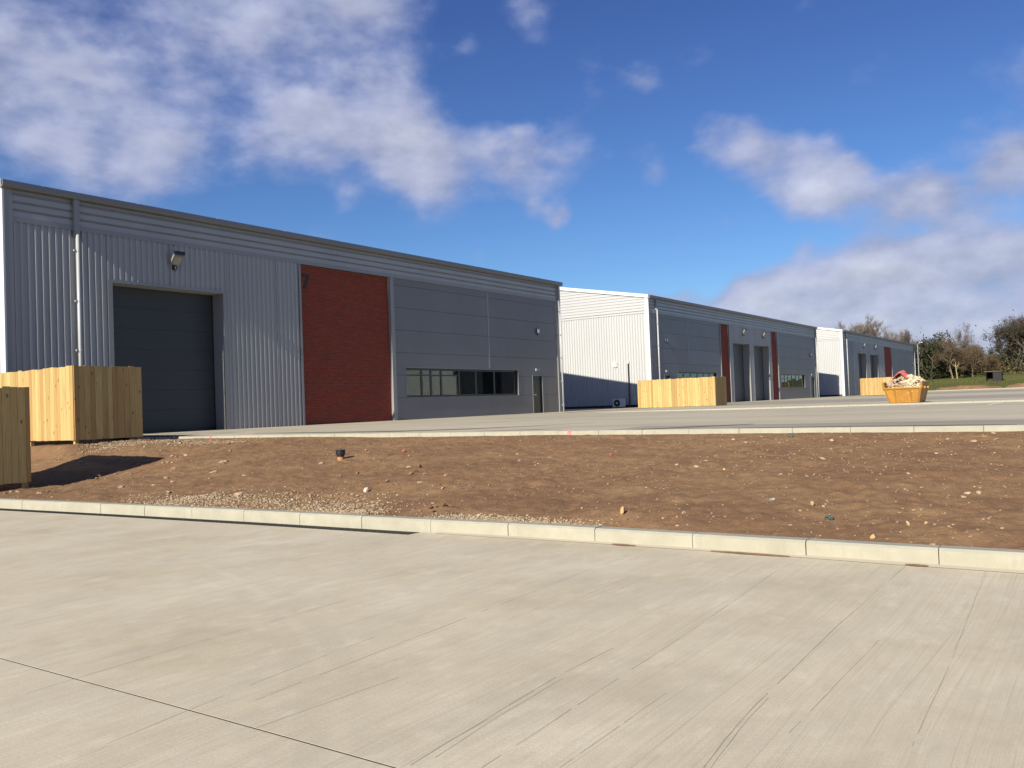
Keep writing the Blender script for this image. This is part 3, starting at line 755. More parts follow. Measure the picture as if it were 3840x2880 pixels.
def wall_brick(b, x0, x1, y, z0, z1, n_single):
    """mortar bed with bricks proud of it; the nearest bricks are single objects"""
    bed = MB().box(x0, x1, y + 0.012, y + 0.10, z0, z1).build('brick_panel', 'mortar', b)
    cells = []
    r = 0; z = z0
    while z + 0.065 <= z1 + 0.02:
        zt = min(z + 0.065, z1 - 0.002)
        x = x0 + 0.004 - (0.1125 if r % 2 else 0.0)
        while x < x1 - 0.03:
            a, c = max(x, x0 + 0.004), min(x + 0.215, x1 - 0.004)
            if c - a > 0.03: cells.append((a, c, z, zt))
            x += 0.225
        z += 0.075; r += 1
    cells.sort(key=lambda q: (q[0] - EYE[0]) ** 2 + (y - EYE[1]) ** 2 + (q[2] - EYE[2]) ** 2)
    shared = {}
    for (a, c, zb, zt) in cells[:n_single]:
        key = (round(c - a, 3), round(zt - zb, 3))
        if key not in shared:
            shared[key] = MB().box(-(c - a) / 2, (c - a) / 2, 0, 0.02, 0, zt - zb).build('brick', 'red_brick', bed, origin=(0, 0, 0)).data
            o = [q for q in bpy.data.objects if q.data == shared[key]][0]
        else:
            o = link('brick', shared[key], None, (0, 0, 0))
            attach(o, bed)
        o.location = ((a + c) / 2, y + random.uniform(-0.0025, 0.0015), zb)
    mb = MB()
    for (a, c, zb, zt) in cells[n_single:]:
        d = random.uniform(-0.0025, 0.0015)
        mb.box(a, c, y + d, y + 0.018, zb, zt)
    if mb.v: tag(mb.build('brickwork', 'red_brick', bed), kind='stuff')
    return bed

def window(b, x0, x1, z0, z1, y, mull, transom=None, rec=0.10):
    """frame set back in the wall opening, panes between the mullions"""
    fr = MB()
    t = 0.09; ya, yb = y + rec, y + rec + 0.07
    fr.box(x0, x1, ya, yb, z0, z0 + t); fr.box(x0, x1, ya, yb, z1 - t, z1)
    fr.box(x0, x0 + t, ya, yb, z0 + t, z1 - t); fr.box(x1 - t, x1, ya, yb, z0 + t, z1 - t)
    w = fr.build('window', 'dark_green_frame', b)
    xs_ = [x0 + t] + [m_ for m_ in mull] + [x1 - t]
    for m_ in mull: MB().box(m_ - 0.06, m_ + 0.06, ya + 0.004, yb - 0.004, z0 + t, z1 - t).build('mullion', 'dark_green_frame', w)
    for k in range(len(xs_) - 1):
        a = xs_[k] + (0.06 if k else 0); c = xs_[k + 1] - (0.06 if k < len(xs_) - 2 else 0)
        tz = transom if (transom and k < 4) else None
        if tz:
            MB().box(a, c, ya + 0.006, yb - 0.006, tz - 0.03, tz + 0.03).build('transom', 'dark_green_frame', w)
            spans = [(z0 + t, tz - 0.03), (tz + 0.03, z1 - t)]
        else: spans = [(z0 + t, z1 - t)]
        for (p, q) in spans:
            o = MB().box(a, c, ya + 0.026, ya + 0.032, p, q).build('pane', 'window_glass', w)
            o.rotation_euler = (random.uniform(-.004, .004), 0, random.uniform(-.006, .006))
    MB().box(x0 - 0.02, x1 + 0.02, y - 0.03, ya, z0 - 0.045, z0 - 0.002).build('sill', 'graphite_panel', w)
    s = MB(); s.box(x0 - 0.06, x0 - 0.002, y - 0.012, ya, z0 - 0.002, z1 + 0.06); s.box(x1 + 0.002, x1 + 0.06, y - 0.012, ya, z0 - 0.002, z1 + 0.06)
    s.box(x0 - 0.002, x1 + 0.002, y - 0.012, ya, z1 + 0.002, z1 + 0.06)
    s.build('surround', 'graphite_light_panel', w)
    # the room behind
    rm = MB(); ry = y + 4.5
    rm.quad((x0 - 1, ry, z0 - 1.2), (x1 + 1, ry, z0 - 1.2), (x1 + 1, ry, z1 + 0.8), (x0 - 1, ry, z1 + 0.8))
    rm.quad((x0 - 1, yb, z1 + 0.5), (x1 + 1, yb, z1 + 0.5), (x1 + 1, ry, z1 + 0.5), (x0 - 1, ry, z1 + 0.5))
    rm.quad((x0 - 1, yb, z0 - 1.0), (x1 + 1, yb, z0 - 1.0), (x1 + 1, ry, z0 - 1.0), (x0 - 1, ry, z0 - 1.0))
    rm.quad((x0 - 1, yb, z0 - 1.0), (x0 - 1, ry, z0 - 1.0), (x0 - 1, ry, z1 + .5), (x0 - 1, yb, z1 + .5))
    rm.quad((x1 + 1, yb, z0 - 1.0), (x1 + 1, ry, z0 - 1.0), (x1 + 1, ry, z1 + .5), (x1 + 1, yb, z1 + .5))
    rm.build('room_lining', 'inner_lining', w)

def personnel_door(b, x0, x1, zb, z1, y):
    d = MB().box(x0 + 0.05, x1 - 0.05, y + 0.09, y + 0.14, zb, z1 - 0.05).build('door', 'dark_green_frame', b)
    f_ = MB(); f_.box(x0, x0 + 0.048, y + 0.05, y + 0.15, zb, z1); f_.box(x1 - 0.048, x1, y + 0.05, y + 0.15, zb, z1); f_.box(x0 + 0.048, x1 - 0.048, y + 0.05, y + 0.15, z1 - 0.048, z1)
    f_.build('door_frame', 'dark_green_frame', d)
    s = MB(); s.box(x0 - 0.05, x0 - 0.002, y - 0.014, y + 0.10, zb, z1 + 0.05); s.box(x1 + 0.002, x1 + 0.05, y - 0.014, y + 0.10, zb, z1 + 0.05); s.box(x0 - .002, x1 + .002, y - 0.014, y + 0.10, z1 + 0.002, z1 + 0.05)
    s.build('surround', 'graphite_light_panel', d)
    MB().box(x0 + 0.10, x0 + 0.38, y + 0.04, y + 0.085, zb + 0.98, zb + 1.03).build('handle', 'white_flashing', d)

def shutter(b, x0, x1, zb, z1, y, mat, rec=0.57):
    yd = y + rec
    s = MB().box(x0, x1, yd + 0.05, yd + 0.09, zb - 0.05, z1).build('shutter_door', 'black_plastic', b)
    n = 7; h = (z1 - zb - 0.09) / n
    proto = None
    for k in range(n):
        z = zb + 0.09 + k * h
        if proto is None:
            proto = MB().prism([(yd + 0.05, z + 0.0015), (yd + 0.05, z + h - 0.0015), (yd + 0.005, z + h - 0.0015), (yd + 0.002, z + h - 0.006), (yd + 0.002, z + 0.006), (yd + 0.005, z + 0.0015)], 'x', x0 + 0.03, x1 - 0.03).build('door_section', mat, s)
        else:
            o = link('door_section', proto.data, None, (proto.location.x, proto.location.y, z + 0.0015)); attach(o, s)
    MB().box(x0 + 0.03, x1 - 0.03, yd - 0.01, yd + 0.05, zb + 0.005, zb + 0.088).build('bottom_seal', 'black_plastic', s)
    for (a, c) in ((x0 - 0.02, x0), (x1, x1 + 0.02)):
        MB().box(a, c, y + 0.01, yd + 0.09, zb - 0.1, z1 + 0.03).build('jamb', 'grey_flashing', s)
    MB().box(x0, x1, y + 0.01, yd + 0.05, z1, z1 + 0.03).build('soffit', 'pale_cladding', s)
    for (a, c) in ((x0 - 0.16, x0 - 0.004), (x1 + 0.004, x1 + 0.16)):
        MB().box(a, c, y - 0.052, y + 0.012, zb - 0.1, z1 + 0.10).build('door_trim', 'grey_flashing', s)
    MB().box(x0 - 0.004, x1 + 0.004, y - 0.052, y + 0.009, z1 - 0.002, z1 + 0.10).build('door_trim', 'grey_flashing', s)
    for (a, c) in ((x0 + 0.002, x0 + 0.03), (x1 - 0.03, x1 - 0.002)):
        MB().box(a, c, yd - 0.02, yd + 0.049, zb, z1).build('guide_rail', 'black_plastic', s)

def downpipe(b, x, y, zb, zt, zbox, brackets, r=0.05):
    p = MB().tube([(x, y - 0.155, zb + 0.02), (x, y - 0.155, zbox)], r, 10).build('downpipe', 'downpipe_white', b, smooth=True)
    MB().box(x - 0.085, x + 0.085, y - 0.145, y - 0.046, zbox - 0.05, zt - 0.002).build('outlet_box', 'grey_flashing', p)
    for z in brackets:
        MB().box(x - 0.13, x - r + 0.004, y - 0.175, y - 0.135, z - 0.03, z + 0.03).build('bracket', 'downpipe_white', p)
        MB().tube([(x, y - 0.155, z - 0.025), (x, y - 0.155, z + 0.025)], r + 0.008, 10).build('collar', 'downpipe_white', p)

def warehouse(loc, label, x0, x1, y0, zb, zt, zband, depth, ribs, panels, joints, vjoints, holes, shutters, bricks, windows, doors, pipes, floods, signs, alarms, numbers, shut_mat, singles=0, pale_panels=()):
    b = empty('warehouse', loc); tag(b, label, 'warehouse', 'grey trade units in a row')
    slope = 0.18; ridge = zt + slope * depth / 2
    zg = zb - 0.15
    # front: ribbed sheets about a metre wide, cut above the shutters
    for (a, c, za, zc) in ribs:
        n = max(1, round((c - a) / 1.0)); w = (c - a) / n
        for k in range(n):
            mb = MB(); ribbed(mb, a + k * w, a + (k + 1) * w, lambda u, o, v: (u, y0 - o, v), lambda u: za, lambda u: zc)
            mb.build('cladding_sheet', 'silver_cladding', b)
        MB().box(a, c, y0 + 0.03, y0 + 0.05, za, zc).build('liner_sheet', 'inner_lining', b)
    # front: flat composite panels with open joints
    for (a, c) in panels:
        xs_ = [a] + [v for v in vjoints if a < v < c] + [c]
        zs_ = [zg] + joints + [zband]
        hl = [h for h in holes if h[1] > a and h[0] < c]
        for xa, xb in zip(xs_[:-1], xs_[1:]):
            for za, zc in zip(zs_[:-1], zs_[1:]):
                if zc - za < 0.02: continue
                rr = rects_minus(xa + (0.006 if xa > a else 0), xb - (0.006 if xb < c else 0), za + 0.006, zc - 0.006, hl)
                if not rr: continue
                pm = 'graphite_panel'
                for (p, q, s_, t_) in pale_panels:
                    if p < (xa + xb) / 2 < q and s_ < (za + zc) / 2 < t_: pm = 'graphite_light_panel'
                grp = [[rr[0]]]
                for r_ in rr[1:]:
                    if abs(r_[0] - grp[-1][-1][1]) < 1e-4: grp[-1].append(r_)
                    else: grp.append([r_])
                for g_ in grp:
                    mb = MB()
                    for (p, q, s_, t_) in g_: mb.box(p, q, y0, y0 + 0.06, s_, t_)
                    mb.build('wall_panel', pm, b)
        mb = MB()
        for (p, q, s_, t_) in rects_minus(a, c, zg, zband, hl): mb.box(p, q, y0 + 0.063, y0 + 0.10, s_, t_)
        mb.build('liner_sheet', 'black_paint', b)
        for v in vjoints:
            if a < v < c:
                lo = max([h[3] for h in holes if h[0] < v < h[1]] + [zg]) + 0.07
                MB().box(v - 0.05, v + 0.05, y0 - 0.012, y0 - 0.002, lo, zband - 0.01).build('joint_strip', 'grey_flashing', b)
    # band of horizontal ribs below the eaves, in lengths
    zf = zt - 0.2
    a = x0 + 0.22
    while a < x1 - 0.25:
        c = min(a + 6.0, x1 - 0.22)
        mb = MB()
        z = zband + 0.14
        strips = []
        while z < zf:
            for (p, q, o1, o2) in ((0, .150, .03, .03), (.150, .162, .03, .0), (.162, .176, 0, 0), (.176, .188, 0, .03), (.188, .200, .03, .0), (.200, .214, 0, 0), (.214, .226, 0, .03)):
                if z + q <= zf + 1e-6: mb.quad((a + .002, y0 - 0.01 - o1, z + p), (c - .002, y0 - 0.01 - o1, z + p), (c - .002, y0 - 0.01 - o2, z + q), (a + .002, y0 - 0.01 - o2, z + q))
            z += .226
        mb.quad((a, y0 - 0.008, zband + .1), (c, y0 - 0.008, zband + .1), (c, y0 - 0.008, zt), (a, y0 - 0.008, zt))
        mb.build('eaves_sheet', 'silver_cladding', b); a = c
    MB().box(x0 + 0.02, x1 - 0.02, y0 - 0.052, y0 + 0.02, zband - 0.01, zband + 0.14).build('band_flashing', 'grey_flashing', b)
    # gutter
    gy = y0 - 0.24
    MB().prism([(gy, zt), (gy, zt - 0.13), (gy + 0.04, zt - 0.19), (gy + 0.09, zt - 0.205), (y0 - 0.005, zt - 0.205), (y0 - 0.005, zt - 0.165), (gy + 0.09, zt - 0.165), (gy + 0.04, zt - 0.13), (gy + 0.035, zt)], 'x', x0 - 0.12, x1 + 0.30).build('gutter', 'gutter_grey', b)
    for k in range(int((x1 - x0) / 3)):
        xg = x0 + 1 + 3 * k
        MB().box(xg, xg + 0.03, gy - 0.004, gy + 0.03, zt + 0.001, zt + 0.012).build('gutter_clip', 'white_flashing', b)
    # corner flashings
    for (a, c) in ((x0 - 0.012, x0 + 0.22), (x1 - 0.22, x1 + 0.012)):
        MB().box(a, c, y0 - 0.056, y0 - 0.002, zg, zt - 0.02).build('corner_flashing', 'grey_flashing', b)
    MB().box(x0 - 0.066, x0 - 0.014, y0 - 0.06, y0 + 0.22, zg + 0.12, zt - 0.03).build('corner_flashing', 'white_flashing', b)
    # gables: upright ribs below, level ribs above, rake trim
    yb_ = y0 + depth; ym = y0 + depth / 2
    roof_at = lambda y: zt + slope * ((y - y0) if y < ym else (yb_ - y))
    for side, xg in ((-1, x0), (1, x1)):
        ya = y0 + 0.2
        nsh = 10
        step = 1.0
        y = ya
        while y < yb_ - 0.05:
            y2 = min(y + step, yb_ - 0.02)
            mb = MB(); ribbed(mb, y, y2, lambda u, o, v: (xg + side * o, u, v), lambda u: zb + 0.16, lambda u: zband + 0.02)
            mb.build('cladding_sheet', 'pale_cladding', b); y = y2
            step = 1.0 if y < y0 + 9 else 6.0
        MB().box(xg - 0.03 if side > 0 else xg, xg if side > 0 else xg + 0.03, y0 + 0.05, yb_, zg, zb + 0.155).build('base_flashing', 'black_paint', b)
        MB().box(min(xg, xg + side * 0.05), max(xg, xg + side * 0.05), y0 + 0.0, yb_, zband, zband + 0.13).build('band_flashing', 'pale_cladding', b)
        z = zband + 0.16
        mb = MB()
        while z < ridge:
            for (p, q, o1, o2) in ((0, .155, .035, .035), (.155, .170, .035, 0), (.170, .186, 0, 0), (.186, .201, 0, .035)):
                za, zc = z + p, min(z + q, ridge)
                if za >= ridge - 0.01: continue
                lim = lambda zz: (y0 + max(0.02, (zz - zt) / slope), yb_ - max(0.02, (zz - zt) / slope))
                (l1, h1), (l2, h2) = lim(za), lim(zc)
                mb.quad((xg + side * o1, l1, za), (xg + side * o1, h1, za), (xg + side * o2, max(h2, l2), zc), (xg + side * o2, l2, zc))
            z += .201
        mb.build('gable_sheet', 'pale_cladding', b)
        for (p, q) in (((y0 - 0.10, zt - 0.018), (ym, ridge)), ((ym, ridge), (yb_ + 0.1, zt - 0.018))):
            xo = xg + side * 0.12; xi = xg - side * 0.10
            lo, hi = min(xo, xi), max(xo, xi)
            m_ = MB(); m_.hexa([(lo, p[0], p[1] - 0.17), (hi, p[0], p[1] - 0.17), (hi, q[0], q[1] - 0.17), (lo, q[0], q[1] - 0.17), (lo, p[0], p[1] + 0.06), (hi, p[0], p[1] + 0.06), (hi, q[0], q[1] + 0.06), (lo, q[0], q[1] + 0.06)])
            m_.build('verge_trim', 'white_flashing', b)
    # roof slopes and rear wall
    for (p, q) in (((y0, zt), (ym, ridge)), ((yb_, zt), (ym, ridge))):
        mb = MB(); n = int((x1 - x0 - 0.3) / 1.0); w = (x1 - x0 - 0.3) / n
        mb.hexa([(x0 + .15, p[0], p[1] - .06), (x1 - .15, p[0], p[1] - .06), (x1 - .15, q[0], q[1] - .06), (x0 + .15, q[0], q[1] - .06), (x0 + .15, p[0], p[1]), (x1 - .15, p[0], p[1]), (x1 - .15, q[0], q[1]), (x0 + .15, q[0], q[1])])
        for k in range(n):
            xx = x0 + .2 + k * w
            mb.hexa([(xx, p[0], p[1] - .01), (xx + .05, p[0], p[1] - .01), (xx + .05, q[0], q[1] - .01), (xx, q[0], q[1] - .01), (xx, p[0], p[1] + .035), (xx + .05, p[0], p[1] + .035), (xx + .05, q[0], q[1] + .035), (xx, q[0], q[1] + .035)])
        mb.build('roof', 'roof_sheet', b)
    MB().box(x0 + .02, x1 - .02, yb_ - 0.1, yb_, zg, zt - 0.02).build('rear_wall', 'silver_cladding', b)
    for (a, c, z1) in shutters: shutter(b, a, c, zb, z1, y0, shut_mat)
    for i, (a, c) in enumerate(bricks):
        wall_brick(b, a, c, y0 + 0.09, zb - 0.06, zband - 0.014, singles if i == 0 else 0)
        m_ = MB(); m_.box(c + 0.002, c + 0.05, y0 - 0.05, y0 + 0.19, zg, zband - 0.012); m_.box(c + 0.05, c + 0.23, y0 - 0.05, y0 - 0.004, zg, zband - 0.012)
        m_.build('brick_trim', 'grey_flashing', b)
        m_ = MB(); m_.box(a - 0.05, a - 0.002, y0 - 0.05, y0 + 0.19, zg, zband - 0.012); m_.box(a - 0.10, a - 0.05, y0 - 0.05, y0 - 0.004, zg, zband - 0.012)
        m_.build('brick_trim', 'grey_flashing', b)
    for w_ in windows: window(b, *w_[:4], y0, w_[4], w_[5])
    for (a, c, z1) in doors: personnel_door(b, a, c, zb, z1, y0)
    for (x, zbox, br) in pipes: downpipe(b, x, y0, zb, zt - 0.2, zbox, br)
    for (x, z, s) in floods: floodlight(b, x, y0 - 0.04, z, s)
    for (x, z) in signs:
        s = MB().box(x - 0.2, x - 0.09, y0 - 0.03, y0 - 0.002, z - 0.07, z + 0.07).build('door_sign', 'white_flashing', b)
        MB().box(x - 0.085, x + 0.2, y0 - 0.025, y0 - 0.002, z - 0.06, z + 0.06).build('sign_plate', 'grey_flashing', s)
    for (x, z) in alarms:
        s = MB().prism([(x - .13, z + .17), (x - .13, z - .05), (x, z - .2), (x + .13, z - .05), (x + .13, z + .17)], 'y', y0 - 0.10, y0 - 0.002).build('alarm_box', 'alarm_blue', b)
        MB().prism([(x - .10, z + .14), (x - .10, z - .04), (x, z - .10), (x + .10, z - .04), (x + .10, z + .14)], 'y', y0 - 0.115, y0 - 0.101).build('alarm_cover', 'white_flashing', s)
    for (t_, s_, x, z) in numbers: text_mesh('unit_number', t_, s_, x, y0 + 0.082, z, 'black_paint', b)
    return b

# unit with the 7
A0, A1, AY, AZ, AT, AB = 11.88, 41.82, 25.5, 0.72, 8.11, 7.0
warehouse((11.88, 25.5, 0.7), 'grey trade unit with one big dark shutter and a 7 on red brick', A0, A1, AY, AZ, AT, AB, 30.0,
    ribs=[(12.1, 14.9, 0.57, AB), (14.9, 19.32, 5.62, AB), (19.32, 22.66, 0.57, AB)],
    panels=[(28.06, 41.6)], joints=[1.71, 2.71, 3.71, 4.71, 5.70, 6.68], vjoints=[35.06],
    holes=[(28.73, 37.57, 1.72, 3.03), (39.0, 39.93, 0.5, 2.75)],
    shutters=[(15.06, 19.16, 5.52)], bricks=[(22.77, 27.82)],
    windows=[(28.73, 37.57, 1.72, 3.03, [29.9, 30.56, 31.3, 32.66, 34.0, 35.55], 2.72)],
    doors=[(39.0, 39.93, 2.75)],
    pipes=[(13.92, 6.85, [6.36, 4.83, 3.34, 1.85]), (41.84, 7.1, [6.42, 5.1, 3.8, 2.45, 1.1])],
    floods=[(17.25, 6.42, 0.78)], signs=[(39.5, 3.09)], alarms=[(39.6, 5.17)], numbers=[('7', 0.80, 22.93, 6.07)], shut_mat='shutter_graphite', singles=300)
# middle building
B0, B1, BY, BZ, BT, BB = 52.9, 93.4, 25.1, 0.76, 8.27, 7.10
warehouse((52.9, 25.1, 0.7), 'long grey unit with twin shutters between two narrow red brick strips', B0, B1, BY, BZ, BT, BB, 32.0,
    ribs=[(68.1, 68.45, 0.6, BB), (68.45, 77.95, 5.78, BB), (72.76, 73.55, 0.6, 5.78), (77.95, 78.48, 0.6, BB)],
    panels=[(53.12, 65.83), (80.68, 93.2)], joints=[1.75, 2.75, 3.72, 4.78, 5.84, 6.85], vjoints=[59.4],
    holes=[(57.4, 64.85, 1.88, 3.14), (55.1, 55.98, 0.5, 2.87), (81.25, 88.95, 1.88, 3.18), (91.0, 92.4, 0.5, 2.95)],
    shutters=[(68.6, 72.6, 5.68), (73.7, 77.8, 5.68)], bricks=[(65.95, 67.85), (78.6, 80.42)],
    windows=[(57.4, 64.85, 1.88, 3.14, [58.6, 59.9, 61.2, 62.4, 63.6], None), (81.25, 88.95, 1.88, 3.18, [82.6, 83.6, 84.9, 86.2, 87.3], 2.75)],
    doors=[(55.1, 55.98, 2.87), (91.0, 92.4, 2.95)],
    pipes=[(53.98, 7.4, [6.42, 4.92, 3.45, 2.0]), (93.42, 7.2, [6.4, 5.0, 3.5, 2.0])],
    floods=[(71.0, 6.60, 0.8), (76.2, 6.60, 0.8)], signs=[(55.55, 3.17), (91.6, 3.2)], alarms=[(55.6, 5.3), (91.3, 5.25)],
    numbers=[('9', 0.95, 66.15, 6.0), ('10', 0.95, 78.75, 5.95)], shut_mat='shutter_grey', pale_panels=[(59.4, 66, 3.7, 4.8)])
# far building
C0, C1, CY_, CZ, CT, CB = 102.9, 147.9, 24.6, 0.85, 8.42, 7.30
warehouse((102.9, 24.6, 0.8), 'farthest grey unit with twin shutters and one red brick strip behind the skip', C0, C1, CY_, CZ, CT, CB, 32.0,
    ribs=[(108.0, 109.85, 0.7, CB), (109.85, 121.75, 6.10, CB), (114.6, 116.4, 0.7, 6.1), (121.75, 125.3, 0.7, CB)],
    panels=[(103.12, 108.0), (130.55, 147.7)], joints=[1.8, 2.8, 3.8, 4.8, 5.8, 6.8], vjoints=[139],
    holes=[(133, 142, 1.9, 3.2), (144.5, 145.5, 0.6, 2.9)],
    shutters=[(110.0, 114.4, 6.0), (116.6, 121.1, 6.0)], bricks=[(125.4, 130.3)],
    windows=[(133, 142, 1.9, 3.2, [135, 137, 139.6, 141], None)], doors=[(144.5, 145.5, 2.9)],
    pipes=[(104.35, 7.5, [6.6, 4.9, 3.4, 2.0]), (147.5, 7.3, [6.4, 4.9, 3.4])],
    floods=[(113.0, 6.95, 0.9), (119.4, 6.95, 0.9)], signs=[], alarms=[(146.2, 5.3)], numbers=[], shut_mat='shutter_grey')

# unit on the other side of the yard, seen only in the window glass
op = empty('opposite_warehouse', (82, -14, 0.5)); tag(op, 'grey unit across the yard mirrored in the window panes', 'warehouse')
mb = MB(); mb.poly([(82, -14, .4), (82, -44, .4), (82, -44, 6.9), (82, -29, 9.6), (82, -14, 6.9)]); mb.poly([(125, -14, .4), (125, -44, .4), (125, -44, 6.9), (125, -29, 9.6), (125, -14, 6.9)])
mb.build('gable_wall', 'pale_cladding', op)
mb = MB(); ribbed(mb, 82.0, 125.0, lambda u, o, v: (u, -14 + o, v), lambda u: .4, lambda u: 6.9); mb.build('front_wall', 'silver_cladding', op)
for x_ in (88, 101, 114): MB().box(x_, x_ + 4.2, -13.95, -13.9, .5, 5.4).build('shutter_door', 'shutter_graphite', op)
MB().box(82, 125, -44.1, -44, .4, 6.9).build('rear_wall', 'silver_cladding', op)
for (p, q) in (((-13.8, 6.87), (-29, 9.6)), ((-44.2, 6.87), (-29, 9.6))):
    MB().hexa([(81.8, p[0], p[1]), (125.2, p[0], p[1]), (125.2, q[0], q[1]), (81.8, q[0], q[1]), (81.8, p[0], p[1] + .15), (125.2, p[0], p[1] + .15), (125.2, q[0], q[1] + .15), (81.8, q[0], q[1] + .15)]).build('roof', 'roof_sheet', op)
# parts of the middle building's lit gable
bmid = bpy.data.objects['warehouse.001']
p = MB().tube([(52.82, 26.72, 0.75), (52.82, 26.72, 3.75)], 0.05, 8).build('conduit', 'black_plastic', bmid)
MB().tube([(52.82, 26.72, 3.74), (52.82, 26.72, 3.90)], 0.07, 8).build('conduit_cowl', 'white_flashing', p)
p = MB().box(52.80, 52.862, 27.6, 27.88, 3.55, 3.90).build('wall_vent', 'casing_cream', bmid)
for k in range(5): MB().box(52.785, 52.799, 27.62, 27.86, 3.58 + .06 * k, 3.61 + .06 * k).build('louvre', 'white_flashing', p)
p = MB().box(52.76, 52.862, 26.25, 26.38, 1.22, 1.42).build('isolator_box', 'casing_cream', bmid)
MB().box(52.74, 52.759, 26.29, 26.34, 1.28, 1.36).build('switch_knob', 'black_plastic', p)

# air conditioner standing by that gable
ac = empty('air_conditioner', (52.5, 27.3, 0.74)); tag(ac, 'cream air conditioner fan unit standing against the pale gable wall', 'air conditioner')
MB().box(52.36, 52.68, 26.95, 27.78, 0.80, 1.36).build('casing', 'casing_cream', ac)
MB().tube([(52.352, 27.45, 1.07), (52.335, 27.45, 1.07)], 0.235, 24).build('fan_grille', 'black_plastic', ac)
MB().tube([(52.334, 27.45, 1.07), (52.32, 27.45, 1.07)], 0.075, 12).build('fan_hub', 'casing_cream', ac)
for yy_ in (27.0, 27.66): MB().box(52.38, 52.66, yy_, yy_ + 0.07, 0.70, 0.80).build('foot', 'black_plastic', ac)
MB().box(52.40, 52.60, 26.90, 26.949, 0.9, 1.2).build('side_cover', 'casing_cream', ac)

# ------------------------------------------------------------------ timber bin stores
BOARD = {}
def board(parent, face, u, w, fixed, z0, h, sign):
    """vertical board on a face; face 'x' runs along y at x=fixed, face 'y' runs along x at y=fixed"""
    if 'b' not in BOARD:
        t = 0.006
        me = bpy.data.meshes.new('fence_board')
        pr = [(-.5, 0.0), (-.5, 0.8), (-.47, 1.0), (.47, 1.0), (.5, 0.8), (.5, 0.0)]
        V = [(p_, -q, z) for z in (0, 1) for p_, q in pr]; n = 6
        Fc = [(i, (i + 1) % n, (i + 1) % n + n, i + n) for i in range(n)] + [tuple(range(n - 1, -1, -1)), tuple(range(n, 2 * n))]
        me.from_pydata(V, [], Fc); me.update(); me.materials.append(MAT['timber']); BOARD['b'] = me
    o = bpy.data.objects.new('fence_board', BOARD['b']); COL.objects.link(o)
    if face == 'y': o.location = (u + w / 2, fixed, z0); o.rotation_euler = (0, random.uniform(-.002, .002), 0 if sign < 0 else math.pi)
    else: o.location = (fixed, u + w / 2, z0); o.rotation_euler = (random.uniform(-.002, .002), 0, -math.pi / 2 if sign < 0 else math.pi / 2)
    o.scale = (w - 0.004, 0.022, h)
    attach(o, parent)
def bin_store(label, x0, x1, y0, y1, zg, zb, h, faces, gapground=0.10):
    b = empty('bin_store', ((x0 + x1) / 2, (y0 + y1) / 2, zg)); tag(b, label, 'bin store', 'timber bin stores')
    zt = zb + h
    px = [x0 + 0.07, x1 - 0.07]; py = list(np.linspace(y0 + 0.07, y1 - 0.07, max(2, int((y1 - y0) / 1.8) + 1)))
    for a in px:
        for c in py:
            MB().box(a - .045, a + .045, c - .045, c + .045, zg - 0.12, zt - 0.03).build('post', 'timber', b)
    for z in (zb + 0.2, zb + h / 2, zt - 0.25):
        for a in px: MB().box(a - .02, a + .02, y0 + .115, y1 - .115, z, z + .09).build('rail', 'timber', b)
        for c in (py[0], py[-1]): MB().box(x0 + .115, x1 - .115, c - .02, c + .02, z, z + .09).build('rail', 'timber', b)
    for fc in faces:
        face, sign = fc[0], -1 if fc[1] == '-' else 1
        lo, hi = (y0, y1) if face == 'x' else (x0, x1)
        fixed = {'x-': x0, 'x+': x1, 'y-': y0, 'y+': y1}[fc]
        u = lo
        while u < hi - 0.03:
            w = min(random.choice([0.12, 0.145, 0.145, 0.15, 0.17, 0.19]), hi - u)
            if hi - u - w < 0.06: w = hi - u
            board(b, face, u, w, fixed, zb + random.uniform(-.006, .006), h + random.uniform(-.016, .010), sign); u += w
    return b
bin_store('tall new timber enclosure on the bank top beside the big shutter of unit 7', 11.2, 13.0, 20.75, 25.2, 0.60, 0.745, 1.83, ['x-', 'y-'])
bin_store('timber enclosure low on the bank just behind the lower kerb', 6.35, 8.07, 16.54, 19.4, 0.06, 0.12, 1.77, ['x-', 'y-', 'x+'])
bin_store('timber enclosure standing before the pale gable of the middle unit', 48.2, 50.0, 18.8, 23.8, 0.70, 0.735, 1.70, ['x-', 'y-'])
bin_store('timber enclosure in front of the farthest unit, half hidden by the skip', 94.9, 98.2, 15.8, 21.1, 0.79, 0.83, 1.80, ['x-', 'y-'])

# ------------------------------------------------------------------ skip
sk = empty('skip', (41.35, 7.25, 0.66)); tag(sk, 'battered yellow steel skip heaped with pale rubble', 'skip')
zg = float(yard2_z(41, 7)); X0, X1 = 40.5, 42.25
YB0, YB1, YT0, YT1 = 6.64, 7.84, 6.50, 8.04
zl, zh = zg + 0.63, zg + 0.90
w = 0.03
def shell(mb, pts_out, pts_in):
    n = len(pts_out); i = len(mb.v); mb.v += [tuple(q) for q in pts_out + pts_in]
    for k in range(n): mb.f.append((i + k, i + (k + 1) % n, i + n + (k + 1) % n, i + n + k))
    mb.f.append(tuple(range(i, i + n))); mb.f.append(tuple(range(i + 2 * n - 1, i + n - 1, -1)))
mb = MB()
xin = X0 + 0.14; xout = X1 - 0.14
def plate(a, b, c, d, t):
    a, b, c, d = [np.array(q, float) for q in (a, b, c, d)]; nrm = np.cross(b - a, d - a); nrm = nrm / np.linalg.norm(nrm) * t
    mb.hexa([a, b, b + nrm, a + nrm, d, c, c + nrm, d + nrm])
plate((xin, YB1, zg + .02), (xin, YB0, zg + .02), (X0, YT0, zl), (X0, YT1, zl), w)            # near end
plate((xout, YB0, zg + .02), (xout, YB1, zg + .02), (X1, YT1, zl), (X1, YT0, zl), w)          # far end
body = mb
